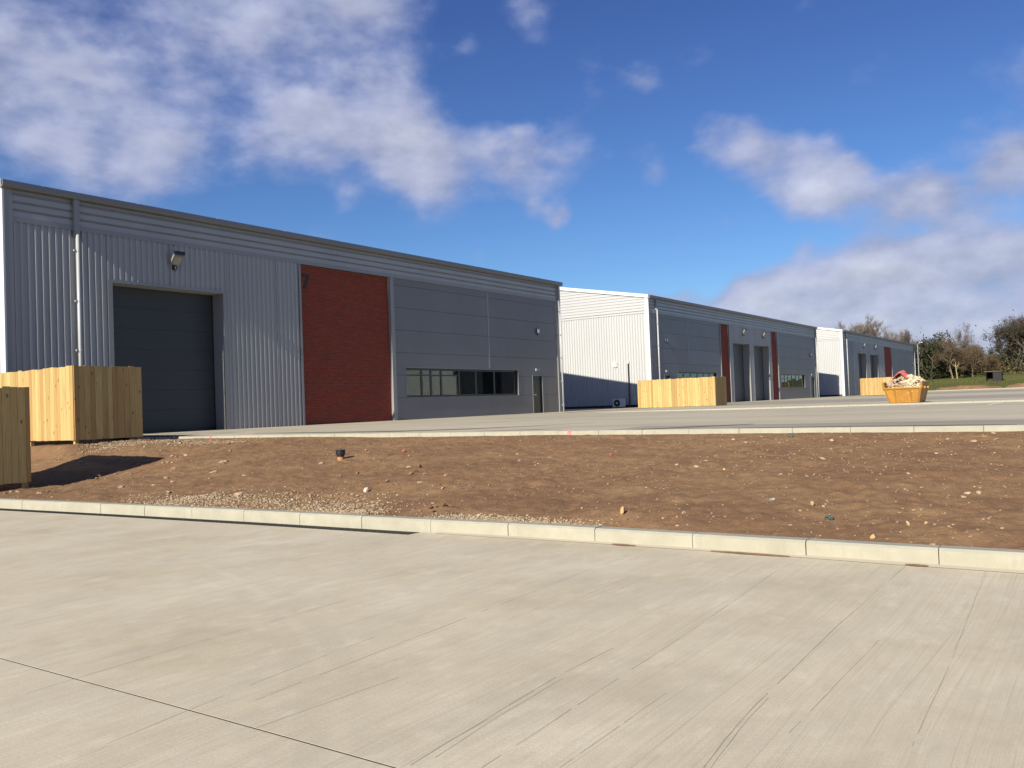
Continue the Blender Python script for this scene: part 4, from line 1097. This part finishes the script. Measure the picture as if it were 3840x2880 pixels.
# side plates rise above the ends
for (yb_, yt_, sgn) in ((YB0, YT0, 1), (YB1, YT1, -1)):
    o_ = [(xin, yb_, zg + .02), (xout, yb_, zg + .02), (X1, yt_, zl), (X1, yt_ - sgn * .02, zh), (X0, yt_ - sgn * .02, zh), (X0, yt_, zl)]
    i_ = [(p_, q + sgn * w, r_) for p_, q, r_ in o_]
    shell(mb, o_, i_)
mb.box(xin, xout, YB0 + .03, YB1 - .03, zg + .01, zg + .05)
mb.build('body', 'skip_yellow', sk)
def bar(pts, hw, name='rib', mat='skip_yellow'): MB().tube(pts, hw, 4).build(name, mat, sk)
for y in (7.56, 6.92): bar([(xin - .03, y, zg + .06), (X0 - .03, y + (0.02 if y > 7 else 0.02), zl - .02)], .045)
bar([(X0 - .02, YT0 + .02, zl), (X0 - .02, YT1 - .02, zl)], .05, 'rim')
bar([(xin - .02, YB0 + .1, zg + .10), (xin - .02, YB1 - .1, zg + .10)], .035, 'cross_bar')
for (yt_, yb_) in ((YT0 + .06, YB0 + .04), (YT1 - .06, YB1 - .04)): bar([(xin - .01, yb_, zg + .03), (X0 - .015, yt_, zl)], .055, 'corner_post')
for yt_ in (YT0 - .0, YT1 + .0):
    bar([(X0, yt_, zh), (X1, yt_, zh)], .035, 'rim')
    bar([(X0 + .02, yt_, zl), (X0 + .02, yt_, zh)], .04, 'corner_post')
for (y, x) in ((YT0 - .05, 40.95), (YT0 - .05, 41.8), (YT1 + .05, 40.95), (YT1 + .05, 41.8)): MB().tube([(x, y - .05, zl + .02), (x, y + .05, zl + .02)], .06, 10).build('lifting_lug', 'skip_yellow', sk)

def rock_mesh(seed, sub=1, flat=0.7, jag=0.32):
    r_ = np.random.default_rng(seed)
    t = (1 + 5 ** .5) / 2
    v = np.array([(-1, t, 0), (1, t, 0), (-1, -t, 0), (1, -t, 0), (0, -1, t), (0, 1, t), (0, -1, -t), (0, 1, -t), (t, 0, -1), (t, 0, 1), (-t, 0, -1), (-t, 0, 1)], float)
    f = [(0, 11, 5), (0, 5, 1), (0, 1, 7), (0, 7, 10), (0, 10, 11), (1, 5, 9), (5, 11, 4), (11, 10, 2), (10, 7, 6), (7, 1, 8), (3, 9, 4), (3, 4, 2), (3, 2, 6), (3, 6, 8), (3, 8, 9), (4, 9, 5), (2, 4, 11), (6, 2, 10), (8, 6, 7), (9, 8, 1)]
    v /= np.linalg.norm(v, axis=1)[:, None]
    for _ in range(sub):
        v = v.tolist(); cache = {}; nf = []
        def mid(a, b):
            k = (min(a, b), max(a, b))
            if k not in cache:
                q = np.array(v[a]) + np.array(v[b]); v.append((q / np.linalg.norm(q)).tolist()); cache[k] = len(v) - 1
            return cache[k]
        for a, b, c in f:
            x, y, z = mid(a, b), mid(b, c), mid(c, a); nf += [(a, x, z), (b, y, x), (c, z, y), (x, y, z)]
        f = nf; v = np.array(v)
    # planes cut the ball to an angular stone
    for _ in range(9):
        d = r_.normal(size=3); d /= np.linalg.norm(d); h = r_.uniform(0.45, 0.85)
        k = v @ d; over = np.clip(k - h, 0, None); v = v - over[:, None] * d[None]
    v *= (1 + jag * 0.25 * (r_.random(len(v))[:, None] - .5))
    v *= np.array([r_.uniform(.8, 1.25), r_.uniform(.7, 1.0), flat * r_.uniform(.8, 1.2)])
    return v, f
def rock_obj_mesh(seed, mat, sub=1, flat=.7):
    v, f = rock_mesh(seed, sub, flat); v = v * 0.5 / max(abs(v[:, 0]).max(), abs(v[:, 1]).max()); v[:, 2] -= v[:, 2].min()
    me = bpy.data.meshes.new('stone'); me.from_pydata(v.tolist(), [], f); me.update(); me.materials.append(MAT[mat]); return me
def heap(name, n, where, sizes, mat, seed, parent=None, kinds=8, sub=0):
    r_ = np.random.default_rng(seed); protos = [rock_mesh(seed * 31 + i, sub, .7) for i in range(kinds)]
    V = []; Fq = []; base_ = 0
    for i in range(n):
        v, f = protos[i % kinds]; p_ = where(r_)
        if p_ is None: continue
        s = r_.uniform(*sizes) / 2; a = r_.uniform(0, 6.28); ca, sa = math.cos(a), math.sin(a)
        q = v * s; q = np.stack([q[:, 0] * ca - q[:, 1] * sa, q[:, 0] * sa + q[:, 1] * ca, q[:, 2]], 1) + np.array(p_)
        V.append(q); Fq += [tuple(k + base_ for k in t) for t in f]; base_ += len(v)
    V = np.concatenate(V); me = bpy.data.meshes.new(name); me.from_pydata(V.tolist(), [], Fq); me.update()
    return link(name, me, mat, (0, 0, 0), parent)
def in_skip(side):
    def w_(r_):
        u = r_.uniform(0, 1); v = r_.uniform(0, 1)
        x = X0 + .1 + u * (X1 - X0 - .2); y = YT0 + .07 + v * (YT1 - YT0 - .14)
        if side == 'p' and v > 0.42 + 0.2 * r_.random(): return None
        if side == 'b' and v < 0.36: return None
        top = zl - 0.02 + (zh + 0.32 - zl) * min(1, 3.2 * u) * (0.55 + 0.45 * math.sin(math.pi * min(1, max(0, v)))) 
        return (x, y, top - r_.uniform(0, 0.18))
    return w_
tag(heap('rubble_pile', 420, in_skip('b'), (.12, .32), 'rubble', 5), 'brown and buff broken stone heaped in the yellow skip', 'rubble', kind='stuff')
tag(heap('rubble_pile', 420, in_skip('p'), (.10, .30), 'pale_rubble', 6), 'pale broken plaster and stone heaped in the yellow skip', 'rubble', kind='stuff')
# crumpled red netting on top
X, Y = np.meshgrid(np.linspace(40.85, 41.7, 26), np.linspace(7.1, 7.72, 26))
nz = lambda x, y: zh + 0.36 + 0.16 * np.sin(np.clip((y - 7.1) / .62, 0, 1) * math.pi) * np.sin(np.clip((x - 40.85) / .85, 0, 1) * math.pi) + 0.30 * fbm(x * 6, y * 6, 3) - 0.16 * (1 - np.sin(np.clip((y - 7.1) / .62, 0, 1) * math.pi))
net = grid('red_sacking', X, Y, nz, 'red_net', smooth=False)
sm = net.modifiers.new('thick', 'SOLIDIFY'); sm.thickness = 0.02
tag(net, 'crumpled red sacking lying on top of the rubble in the skip', 'sacking')

# ------------------------------------------------------------------ bank details
cap = empty('drain_access_pipe', (10.43, 10.8, 0.38))
pc = on_bank(1278, 1722); zc = float(bank_z(pc[0], pc[1]))
cap.location = (pc[0], pc[1], zc); BASIS[cap.name] = Matrix.Translation(Vector((pc[0], pc[1], zc)))
tag(cap, 'black capped orange drainage pipe standing up out of the soil bank', 'pipe')
MB().tube([(pc[0], pc[1], zc - 0.1), (pc[0], pc[1], zc + 0.045)], 0.058, 16).build('pipe', 'orange_clay', cap, smooth=False)
MB().tube([(pc[0], pc[1], zc + 0.045), (pc[0], pc[1], zc + 0.075)], 0.066, 16).build('neck', 'black_plastic', cap)
mbc = MB(); mbc.tube([(pc[0], pc[1], zc + 0.075), (pc[0], pc[1], zc + 0.082), (pc[0], pc[1], zc + 0.150), (pc[0], pc[1], zc + 0.162)], [0.072, 0.082, 0.082, 0.074], 20)
mbc.build('cap', 'black_plastic', cap)

for (px, py, lab) in ((789, 1652, 'red paint mark daubed on the upper kerb towards the big shutter'), (2136, 1630, 'red paint mark daubed on the upper kerb opposite the gap between two units')):
    d = ray(px, py); t = 5
    while (EYE + d * t)[0] < upper_x((EYE + d * t)[1]): t += 0.01
    q = EYE + d * t; xk = float(upper_x(q[1]))
    mbp = MB(); mbp.prism([(q[1] - .045, .60), (q[1] + .045, .60), (q[1] + .035, .67), (q[1] + .012, .70), (q[1] - .03, .69)], 'x', xk - .012, xk - .002)
    tag(mbp.build('paint_mark', 'pink_paint'), lab, 'paint mark', 'red survey marks on the kerb')

# single stones, placed where the photograph shows them
ST = {k: [rock_obj_mesh(100 * j + i, k, 1, fl) for i in range(5)] for j, (k, fl) in enumerate({'stone': .62, 'red_stone': .6, 'yellow_stone': .8, 'tan_stone': .75, 'white_stone': .5, 'blue_stone': .6, 'tarmac_lump': .75, 'clod': .7}.items())}
def put_stone(px, py, wpx, mat='stone', label=None, group=None, cat='stone', name='stone'):
    p_ = on_bank(px, py); z_ = float(bank_z(p_[0], p_[1])); dep = (p_ - EYE) @ fwd
    s = (1.2 if mat == 'stone' else 0.9) * wpx * dep / F
    o = link(name, random.choice(ST[mat]), None, (p_[0], p_[1], z_ - 0.12 * s), None, rot=(random.uniform(-.3, .3), random.uniform(-.3, .3), random.uniform(0, 6.28)), scale=(s * random.uniform(.9, 1.2), s, s * random.uniform(.8, 1.25)))
    tag(o, label or 'buff angular stone lying loose on the bare soil bank', cat, group or ('loose stones on the soil bank' if not label else None)); return o
c5 = [(1485, 995, 14), (1520, 1000, 12), (1605, 990, 14), (1530, 1022, 13), (1410, 1052, 14), (1450, 1052, 16), (1490, 1048, 12), (1500, 1105, 22), (1430, 1185, 23), (1500, 1215, 20), (1140, 1145, 13), (860, 1170, 28), (835, 1190, 14), (760, 1165, 12), (990, 1155, 18), (1850, 1132, 28), (1915, 1055, 22), (1950, 1040, 18), (2110, 1162, 16), (2065, 1335, 30), (1335, 1245, 16), (1465, 1310, 18), (1040, 1268, 30), (150, 1300, 20), (100, 1300, 18), (50, 1315, 18), (345, 1315, 20), (240, 1262, 18), (415, 1298, 16), (1090, 885, 12), (1320, 880, 10), (1975, 890, 18), (2100, 870, 16), (1555, 885, 16), (1735, 912, 12), (1600, 900, 10), (1460, 893, 12), (1990, 948, 12), (1395, 945, 11), (700, 1050, 20), (960, 1060, 12)]
c8 = [(820, 130, 13), (200, 100, 8), (1510, 215, 10), (1025, 300, 10), (1520, 405, 20), (680, 500, 20), (1760, 505, 20), (2100, 525, 18), (1150, 625, 19), (1670, 640, 22), (2040, 735, 18), (420, 540, 14), (500, 625, 12), (1310, 670, 10), (270, 850, 14), (1110, 840, 16), (930, 1020, 18), (1080, 1078, 20), (1880, 975, 17), (810, 865, 9), (420, 190, 0)]
c7 = [(1050, 250, 18), (890, 222, 15), (325, 293, 24), (610, 157, 20), (815, 338, 16), (893, 482, 19), (250, 563, 24), (1860, 468, 24), (1890, 448, 26), (1950, 448, 20), (1925, 148, 30), (1988, 122, 20), (2035, 100, 18), (2050, 135, 18), (1748, 397, 12), (1528, 427, 16), (2090, 650, 18), (1905, 698, 14), (1705, 217, 14), (865, 337, 16), (705, 318, 14), (210, 283, 15), (920, 547, 16), (1005, 340, 11), (2185, 183, 14), (1800, 705, 10), (2140, 345, 12), (275, 785, 0), (535, 137, 14), (1160, 123, 12), (1690, 745, 20), (700, 120, 10)]
for lst, sc_, ox, oy in ((c5, .434, 0, 1280), (c8, .2351, 1180, 1660), (c7, .651, 2400, 1560)):
    for (a, b, w_) in lst:
        if w_: put_stone(ox + a * sc_, oy + b * sc_, w_)
put_stone(2715, 1762, 13, 'yellow_stone', 'small bright yellow stone on the soil bank', None)
put_stone(3105, 1952, 44, 'tarmac_lump', 'dark speckled lump of tarmac on the soil bank near the lower kerb', None, 'lump', 'tarmac_lump')
put_stone(2965, 1640, 34, 'tarmac_lump', 'dark grey speckled lump close under the upper kerb', None, 'lump', 'tarmac_lump')
put_stone(3119, 1655, 17, 'white_stone', 'clean white flat stone close below the upper kerb', None)
put_stone(2898, 1879, 28, 'blue_stone', 'blue grey flat stone lying on the soil bank', None)
put_stone(3045, 1895, 24, 'tan_stone', 'golden tan pointed stone halfway down the soil bank', None)
put_stone(3271, 2022, 26, 'tan_stone', 'golden tan upright stone right behind the lower kerb', None)
put_stone(3411, 1972, 22, 'tan_stone', 'flat ochre stone beside a second ochre stone on the bank', 'pair of ochre stones')
put_stone(3474, 1966, 22, 'tan_stone', 'flat ochre stone beside a second ochre stone on the bank', 'pair of ochre stones')
put_stone(2336, 1930, 30, 'tan_stone', 'broad orange tan stone low on the soil bank', None)
put_stone(1512, 1694, 17, 'red_stone', 'flat piece of red brick lying on the soil bank', None)
put_stone(1647, 1820, 16, 'red_stone', 'upright piece of red brick beside a pale stone', None)
put_stone(2292, 1707, 18, 'red_stone', 'dark red brick fragment high on the soil bank', None)
o = put_stone(1376, 1843, 34, 'white_stone', 'pale slab stone tipped up with a dark shaded side', None); o.rotation_euler = (0.2, -0.75, 0.3)
for (px, py) in ((1610, 1910), (1640, 1903), (1665, 1898), (1575, 1755), (1560, 1770), (1620, 1922), (1690, 1900), (1540, 1780)): put_stone(px, py, random.uniform(18, 30), 'clod', 'dark clod of earth in a clump on the soil bank', 'clods of earth on the bank', 'clod', 'earth_clod')
cnt = 0
while cnt < 60:
    px, py = random.uniform(150, 3830), random.uniform(1640, 2100)
    p_ = on_bank(px, py)
    if p_[0] < kerb_x(p_[1]) + .25 or p_[0] > upper_x(p_[1]) - .2 or p_[1] > 16 or p_[0] > 13: continue
    put_stone(px, py, random.uniform(8, 15)); cnt += 1
# pebbles and gravel: nobody could count them
def peb(r_):
    y = r_.uniform(-0.5, 21); x = kerb_x(y) + .16 + (upper_x(y) - kerb_x(y) - .2) * r_.uniform(0, 1) ** 1.1
    if vnoise(x * 0.8, y * 0.8) < r_.uniform(0.05, .75): return None
    return (x, y, float(bank_z(x, y)) + .002)
tag(heap('pebbles', 8000, peb, (.010, .034), 'pebble', 21), 'fine pale pebbles strewn over the soil bank', 'pebbles', kind='stuff')
def grav(patches):
    def w_(r_):
        (cx_, cy_, sx, sy) = patches[r_.integers(len(patches))]
        x, y = cx_ + r_.normal() * sx, cy_ + r_.normal() * sy
        if x < kerb_x(y) + .15 or x > upper_x(y) - .05: return None
        return (x, y, float(bank_z(x, y)) + .004)
    return w_
tag(heap('gravel_patch', 4200, grav([(6.85, 9.3, .30, .65), (7.05, 7.9, .33, .5), (6.85, 7.2, .22, .35), (6.8, 10.0, .22, .5)]), (.012, .042), 'gravel', 22), 'patch of loose pale gravel behind the lower kerb by the drain end', 'gravel', kind='stuff')
tag(heap('gravel_patch', 2200, grav([(6.78, 4.7, .10, .35), (6.8, 5.2, .1, .3), (6.75, 4.3, .07, .25)]), (.010, .036), 'gravel', 23), 'thin strip of pale gravel along the lower kerb', 'gravel', kind='stuff')
tag(heap('gravel_patch', 2600, grav([(12.6, 19.4, .5, .8), (13.0, 18.2, .35, .7), (11.8, 20.2, .4, .3)]), (.018, .055), 'gravel', 24), 'grey gravel spread at the foot of the tall timber enclosure', 'gravel', kind='stuff')

# ------------------------------------------------------------------ far side: lamp post, shed, trees
lx, ly = 174.6, 28.35; lz = float(land_z(lx, ly))
lp = empty('lamp_post', (lx, ly, lz)); tag(lp, 'slim pale street lamp post beyond the end of the farthest unit', 'lamp post')
MB().tube([(lx, ly, lz - .2), (lx, ly, lz + 2), (lx, ly, 9.7)], [.11, .09, .06], 8).build('pole', 'steel_galvanised', lp)
MB().tube([(lx, ly, 9.65), (lx - .3, ly - .3, 9.95)], .05, 6).build('bracket_arm', 'steel_galvanised', lp)
MB().hexa([(lx - .9, ly - .75, 9.93), (lx - .25, ly - .35, 9.9), (lx - .05, ly - .6, 9.9), (lx - .7, ly - 1.0, 9.93), (lx - .9, ly - .75, 10.05), (lx - .25, ly - .35, 10.12), (lx - .05, ly - .6, 10.12), (lx - .7, ly - 1.0, 10.05)]).build('lantern', 'white_flashing', lp)

sx, sy = 183.3, 16.9; sz = float(land_z(sx, sy))
sh = empty('shed', (sx, sy, sz)); tag(sh, 'small black flat roofed shelter on the grass before the trees', 'shed')
for (a, b, c, d) in ((sx - 1.2, sx - 1.1, sy - 1.3, sy + 1.3), (sx + 1.1, sx + 1.2, sy - 1.3, sy + 1.3)):
    pass
MB().box(sx - 1.1, sx + 1.1, sy + 1.2, sy + 1.3, sz - .2, sz + 1.75).build('wall', 'shed_black', sh)
MB().box(sx - 1.1, sx + 1.1, sy - 1.3, sy - 1.2, sz - .2, sz + 1.75).build('wall', 'shed_black', sh)
MB().box(sx + 1.0, sx + 1.1, sy - 1.2, sy + 1.2, sz - .2, sz + 1.75).build('wall', 'shed_black', sh)
MB().box(sx - 1.1, sx - 1.0, sy - 1.2, sy + 0.1, sz - .2, sz + 1.75).build('wall', 'shed_black', sh)
MB().box(sx - 1.3, sx + 1.3, sy - 1.5, sy + 1.5, sz + 1.75, sz + 1.9).build('roof', 'twig_brown', sh)

def tree(name, px, ptop, depth, width, label, cat, group, twig, barkm, leaf=None, nleaf=0, ntw=2600, seed=0, stems=1, low=0.25, base_py=None, leafsize=.28, twig_r=.016, parts=('trunk', 'crown')):
    r_ = np.random.default_rng(seed)
    q = EYE + ray(px, ptop) * depth
    gx, gy = q[0], q[1]; gz = float(land_z(gx, gy)); H = q[2] - gz
    root = empty(name, (gx, gy, gz)); tag(root, label, cat, group)
    mb = MB(); tips = []
    def grow(p, d, L, r, lev):
        n = 4; pts = [p]; rad = [r]
        for k in range(n):
            d = d + r_.normal(size=3) * 0.13; d[2] += 0.05; d = d / np.linalg.norm(d)
            pts.append(pts[-1] + d * L / n); rad.append(r * (1 - 0.55 * (k + 1) / n))
        mb.tube(pts, rad, 5 if lev < 2 else 3, cap=False)
        if lev >= 3:
            tips.extend(pts[1:]); return
        if lev >= 2: tips.extend(pts[2:])
        nb = (5, 5, 4)[lev] if lev < 3 else 3
        for j in range(nb):
            t = r_.uniform(0.3 if lev else 0.35, 1.0); i = min(n - 1, int(t * n)); f = t * n - i
            pp = pts[i] * (1 - f) + pts[i + 1] * f
            a = r_.uniform(0, 6.28); sp = r_.uniform(.45, .95)
            h = np.cross(d, [math.cos(a), math.sin(a), 0.3]); h /= np.linalg.norm(h)
            dd = d * math.cos(sp) + h * math.sin(sp) * (width / (H * .5)) ** .5; dd[2] += .1; dd /= np.linalg.norm(dd)
            grow(pp, dd, L * r_.uniform(.5, .72), rad[i] * .6, lev + 1)
    for s_ in range(stems):
        a = r_.uniform(0, 6.28); off = np.array([math.cos(a), math.sin(a), 0]) * (0.0 if stems == 1 else r_.uniform(.1, width * .25))
        lean = np.array([math.cos(a) * .25 * (stems > 1), math.sin(a) * .25 * (stems > 1), 1.0]); lean /= np.linalg.norm(lean)
        grow(np.array([gx, gy, gz - .2]) + off, lean, H * r_.uniform(.48, .6), .018 * H + .03, 0)
    mb.build(parts[0], barkm, root)
    tips = np.array(tips); c = np.array([gx, gy, gz + H * .58])
    # scale the tip cloud into the crown's envelope
    rel = tips - np.array([gx, gy, gz])
    # fine twigs
    k = r_.integers(len(tips), size=ntw); P0 = tips[k] + r_.normal(size=(ntw, 3)) * .15
    dirs = r_.normal(size=(ntw, 3)) * .6 + (tips[k] - c) / (np.linalg.norm(tips[k] - c, axis=1)[:, None] + .1) * .7; dirs[:, 2] += .45
    dirs /= np.linalg.norm(dirs, axis=1)[:, None]; Ls = r_.uniform(.4, 1.3, ntw)[:, None] * (H / 10) ** .5
    P1 = P0 + dirs * Ls
    side = np.cross(dirs, r_.normal(size=(ntw, 3))); side /= np.linalg.norm(side, axis=1)[:, None]; s2 = np.cross(dirs, side)
    rr = r_.uniform(.6, 1.5, ntw)[:, None] * twig_r
    V = np.stack([P0 + side * rr, P0 - side * rr * .5 + s2 * rr * .87, P0 - side * rr * .5 - s2 * rr * .87, P1], 1).reshape(-1, 3)
    b4 = np.arange(ntw)[:, None] * 4
    Fq = np.concatenate([b4 + [0, 1, 3], b4 + [1, 2, 3], b4 + [2, 0, 3]], 0)
    V = V - np.array([gx, gy, gz])
    me = bpy.data.meshes.new(parts[1]); me.from_pydata(V.tolist(), [], Fq.tolist()); me.update()
    cr_ = link(parts[1], me, twig, (gx, gy, gz), root)
    if nleaf:
        k = r_.integers(len(tips), size=nleaf); Pc = tips[k] + r_.normal(size=(nleaf, 3)) * np.array([.32, .32, .3]) * (H / 9)
        lowm = r_.random(nleaf) < low
        Pc[lowm] = np.array([gx, gy, gz]) + np.stack([r_.normal(size=lowm.sum()) * width * .40, r_.normal(size=lowm.sum()) * width * .40, np.abs(r_.normal(size=lowm.sum())) * H * .33], 1)
        a_ = r_.normal(size=(nleaf, 3)); a_ /= np.linalg.norm(a_, axis=1)[:, None]; b_ = np.cross(a_, r_.normal(size=(nleaf, 3))); b_ /= np.linalg.norm(b_, axis=1)[:, None]
        sz_ = r_.uniform(.5, 1.2, nleaf)[:, None] * leafsize
        V = np.stack([Pc - a_ * sz_, Pc + b_ * sz_ * .5, Pc + a_ * sz_, Pc - b_ * sz_ * .5], 1).reshape(-1, 3) - np.array([gx, gy, gz])
        Fq = np.arange(nleaf * 4).reshape(-1, 4)
        me = bpy.data.meshes.new('foliage'); me.from_pydata(V.tolist(), [], Fq.tolist()); me.update()
        link('foliage', me, leaf, (gx, gy, gz), root)
    return root
# bare trees seen over the farthest unit's roof
TL = ['low leafless tree just peeping over the pale gable end of the farthest unit', 'slim leafless tree over the first shutter of the farthest unit', 'tallest leafless tree rising over the roof of the farthest unit', 'leafless tree beside the tallest one over the farthest roof', 'round leafless tree over the red brick strip of the farthest unit', 'leafless tree sinking behind the gutter past the red brick strip', 'smallest leafless tree at the roof end by the lamp post']
for i, (px, pt, dp, wd) in enumerate([(3165, 1236, 196, 5), (3216, 1222, 190, 5), (3268, 1208, 188, 7), (3312, 1232, 192, 6), (3345, 1240, 190, 6), (3378, 1250, 188, 6), (3408, 1262, 188, 5)]):
    tree('bare_tree', px, pt, dp, wd, TL[i], 'tree', 'bare trees behind the farthest unit', 'twig_grey', 'bark_grey', ntw=4200, seed=40 + i, twig_r=.022)
tree('ivy_tree', 3492, 1256, 182, 6.5, 'dense dark evergreen tree just right of the lamp post', 'tree', None, 'twig_dark', 'bark_grey', 'leaf_dark', 5200, 2500, seed=61, stems=3, low=.45)
tree('ivy_tree', 3452, 1296, 190, 4.5, 'lower dark evergreen tree directly behind the lamp post', 'tree', None, 'twig_dark', 'bark_grey', 'leaf_dark', 3400, 1800, seed=62, stems=3, low=.5)
tree('bushy_tree', 3577, 1284, 176, 5.5, 'brown bushy tree with a pale forked trunk nearest the dark evergreens', 'tree', None, 'twig_brown', 'bark_pale', None, 0, 7600, seed=63, stems=3)
tree('bushy_tree', 3632, 1288, 178, 5.5, 'brown bushy tree with pale splayed stems left of the fallen branch', 'tree', None, 'twig_brown', 'bark_pale', None, 0, 7200, seed=64, stems=4)
tree('bushy_tree', 3682, 1300, 180, 5.0, 'smaller brown bushy tree between the splayed stems and the black shelter', 'tree', None, 'twig_brown', 'bark_pale', None, 0, 6800, seed=65, stems=3)
tree('bare_tree', 3592, 1240, 200, 4.5, 'thin leafless tree top rising behind the brown bushy trees', 'tree', 'thin bare tree tops', 'twig_grey', 'bark_grey', ntw=2200, seed=66, twig_r=.02)
tree('bare_tree', 3662, 1262, 202, 4.5, 'thin leafless tree top rising behind the brown bushy trees', 'tree', 'thin bare tree tops', 'twig_grey', 'bark_grey', ntw=2400, seed=67, twig_r=.02)
tree('bushy_tree', 3735, 1305, 200, 5.5, 'dark low tangled tree behind the black shelter', 'tree', None, 'twig_dark', 'bark_grey', 'leaf_dark', 1800, 3600, seed=68, stems=3)
tree('tall_tree', 3795, 1200, 186, 9, 'tall dark tangled tree right of the black shelter', 'tree', None, 'twig_dark', 'bark_grey', 'leaf_dark', 2200, 9000, seed=69, stems=4, twig_r=.024, low=.7)
tree('tall_tree', 3846, 1160, 188, 10, 'tallest dark tree at the end of the tree line', 'tree', None, 'twig_dark', 'bark_grey', 'leaf_dark', 2200, 10000, seed=70, stems=4, twig_r=.024, low=.7)
tree('tall_tree', 3935, 1180, 190, 9, 'dark tree beyond the tallest one', 'tree', None, 'twig_dark', 'bark_grey', 'leaf_dark', 1600, 6000, seed=71, stems=3, twig_r=.02, low=.75)
# undergrowth, bush by bush
und = [(3470, 1345, 186, 4, 'leaf_dark', 'twig_dark'), (3525, 1340, 188, 4, 'leaf_dark', 'twig_dark'), (3560, 1345, 200, 5, 'bramble', 'twig_dark'), (3605, 1335, 200, 5, 'leaf_dark', 'twig_dark'), (3650, 1340, 200, 5, 'leaf_dark', 'twig_dark'), (3700, 1338, 200, 5, 'leaf_dark', 'twig_dark'),
       (3745, 1340, 198, 5, 'bramble', 'twig_dark'), (3790, 1345, 190, 5, 'bramble', 'twig_brown'), (3835, 1345, 186, 5, 'bramble', 'twig_brown'), (3880, 1345, 186, 5, 'bramble', 'twig_brown'), (3610, 1392, 180, 3, 'leaf_olive', 'twig_brown'), (3655, 1396, 180, 3, 'leaf_olive', 'twig_brown'), (3780, 1398, 182, 3, 'leaf_olive', 'twig_brown'), (3822, 1394, 182, 3, 'leaf_olive', 'twig_brown')]
for i, (px, pt, dp, wd, lf, tw) in enumerate(und):
    lab = {'leaf_dark': 'dark leafy bush filling the gap under the trees', 'bramble': 'brown bramble thicket under the tall trees', 'leaf_olive': 'low olive green bush at the edge of the grass'}[lf]
    tree('bush', px, pt, dp, wd, lab, 'bush', {'leaf_dark': 'dark bushes under the trees', 'bramble': 'bramble thickets', 'leaf_olive': 'low bushes by the grass'}[lf], tw, 'twig_dark' if lf != 'leaf_olive' else 'twig_brown', lf, 4200, 2400, seed=90 + i, stems=4, low=.6, parts=('stem', 'twigs'))
# long grass along the foot of the trees
r_ = np.random.default_rng(3); n = 14000
gx = r_.uniform(166, 190, n); gy = r_.uniform(2, 34, n); gz = land_z(gx, gy)
h = r_.uniform(.06, .22, n) * (0.5 + 1.2 * np.clip((gx - 176) / 10, 0, 1)); a = r_.uniform(0, 3.14, n); wd = r_.uniform(.02, .05, n)
V = np.stack([np.stack([gx - np.cos(a) * wd, gy - np.sin(a) * wd, gz], 1), np.stack([gx + np.cos(a) * wd, gy + np.sin(a) * wd, gz], 1), np.stack([gx + r_.normal(size=n) * .08, gy + r_.normal(size=n) * .08, gz + h], 1)], 1).reshape(-1, 3)
me = bpy.data.meshes.new('rough_grass'); me.from_pydata(V.tolist(), [], np.arange(3 * n).reshape(-1, 3).tolist()); me.update()
tag(link('rough_grass', me, 'grass_blade'), 'rough grass on the slope before the trees', 'grass', kind='stuff')
# fallen pale branch
q0 = EYE + ray(3648, 1386) * 177; q1 = EYE + ray(3675, 1380) * 178
br = MB(); br.tube([q0, (q0 + q1) / 2 + np.array([0, 0, .15]), q1], [.08, .07, .04], 6)
br.tube([(q0 + q1) / 2, (q0 + q1) / 2 + np.array([0, -.3, -.6])], [.05, .03], 5); br.tube([q0, np.array([q0[0], q0[1] + .2, float(land_z(q0[0], q0[1])) - .1])], [.07, .09], 5)
tag(br.build('fallen_branch', 'bark_pale'), 'pale bare branch leaning low among the bushy trees', 'branch')
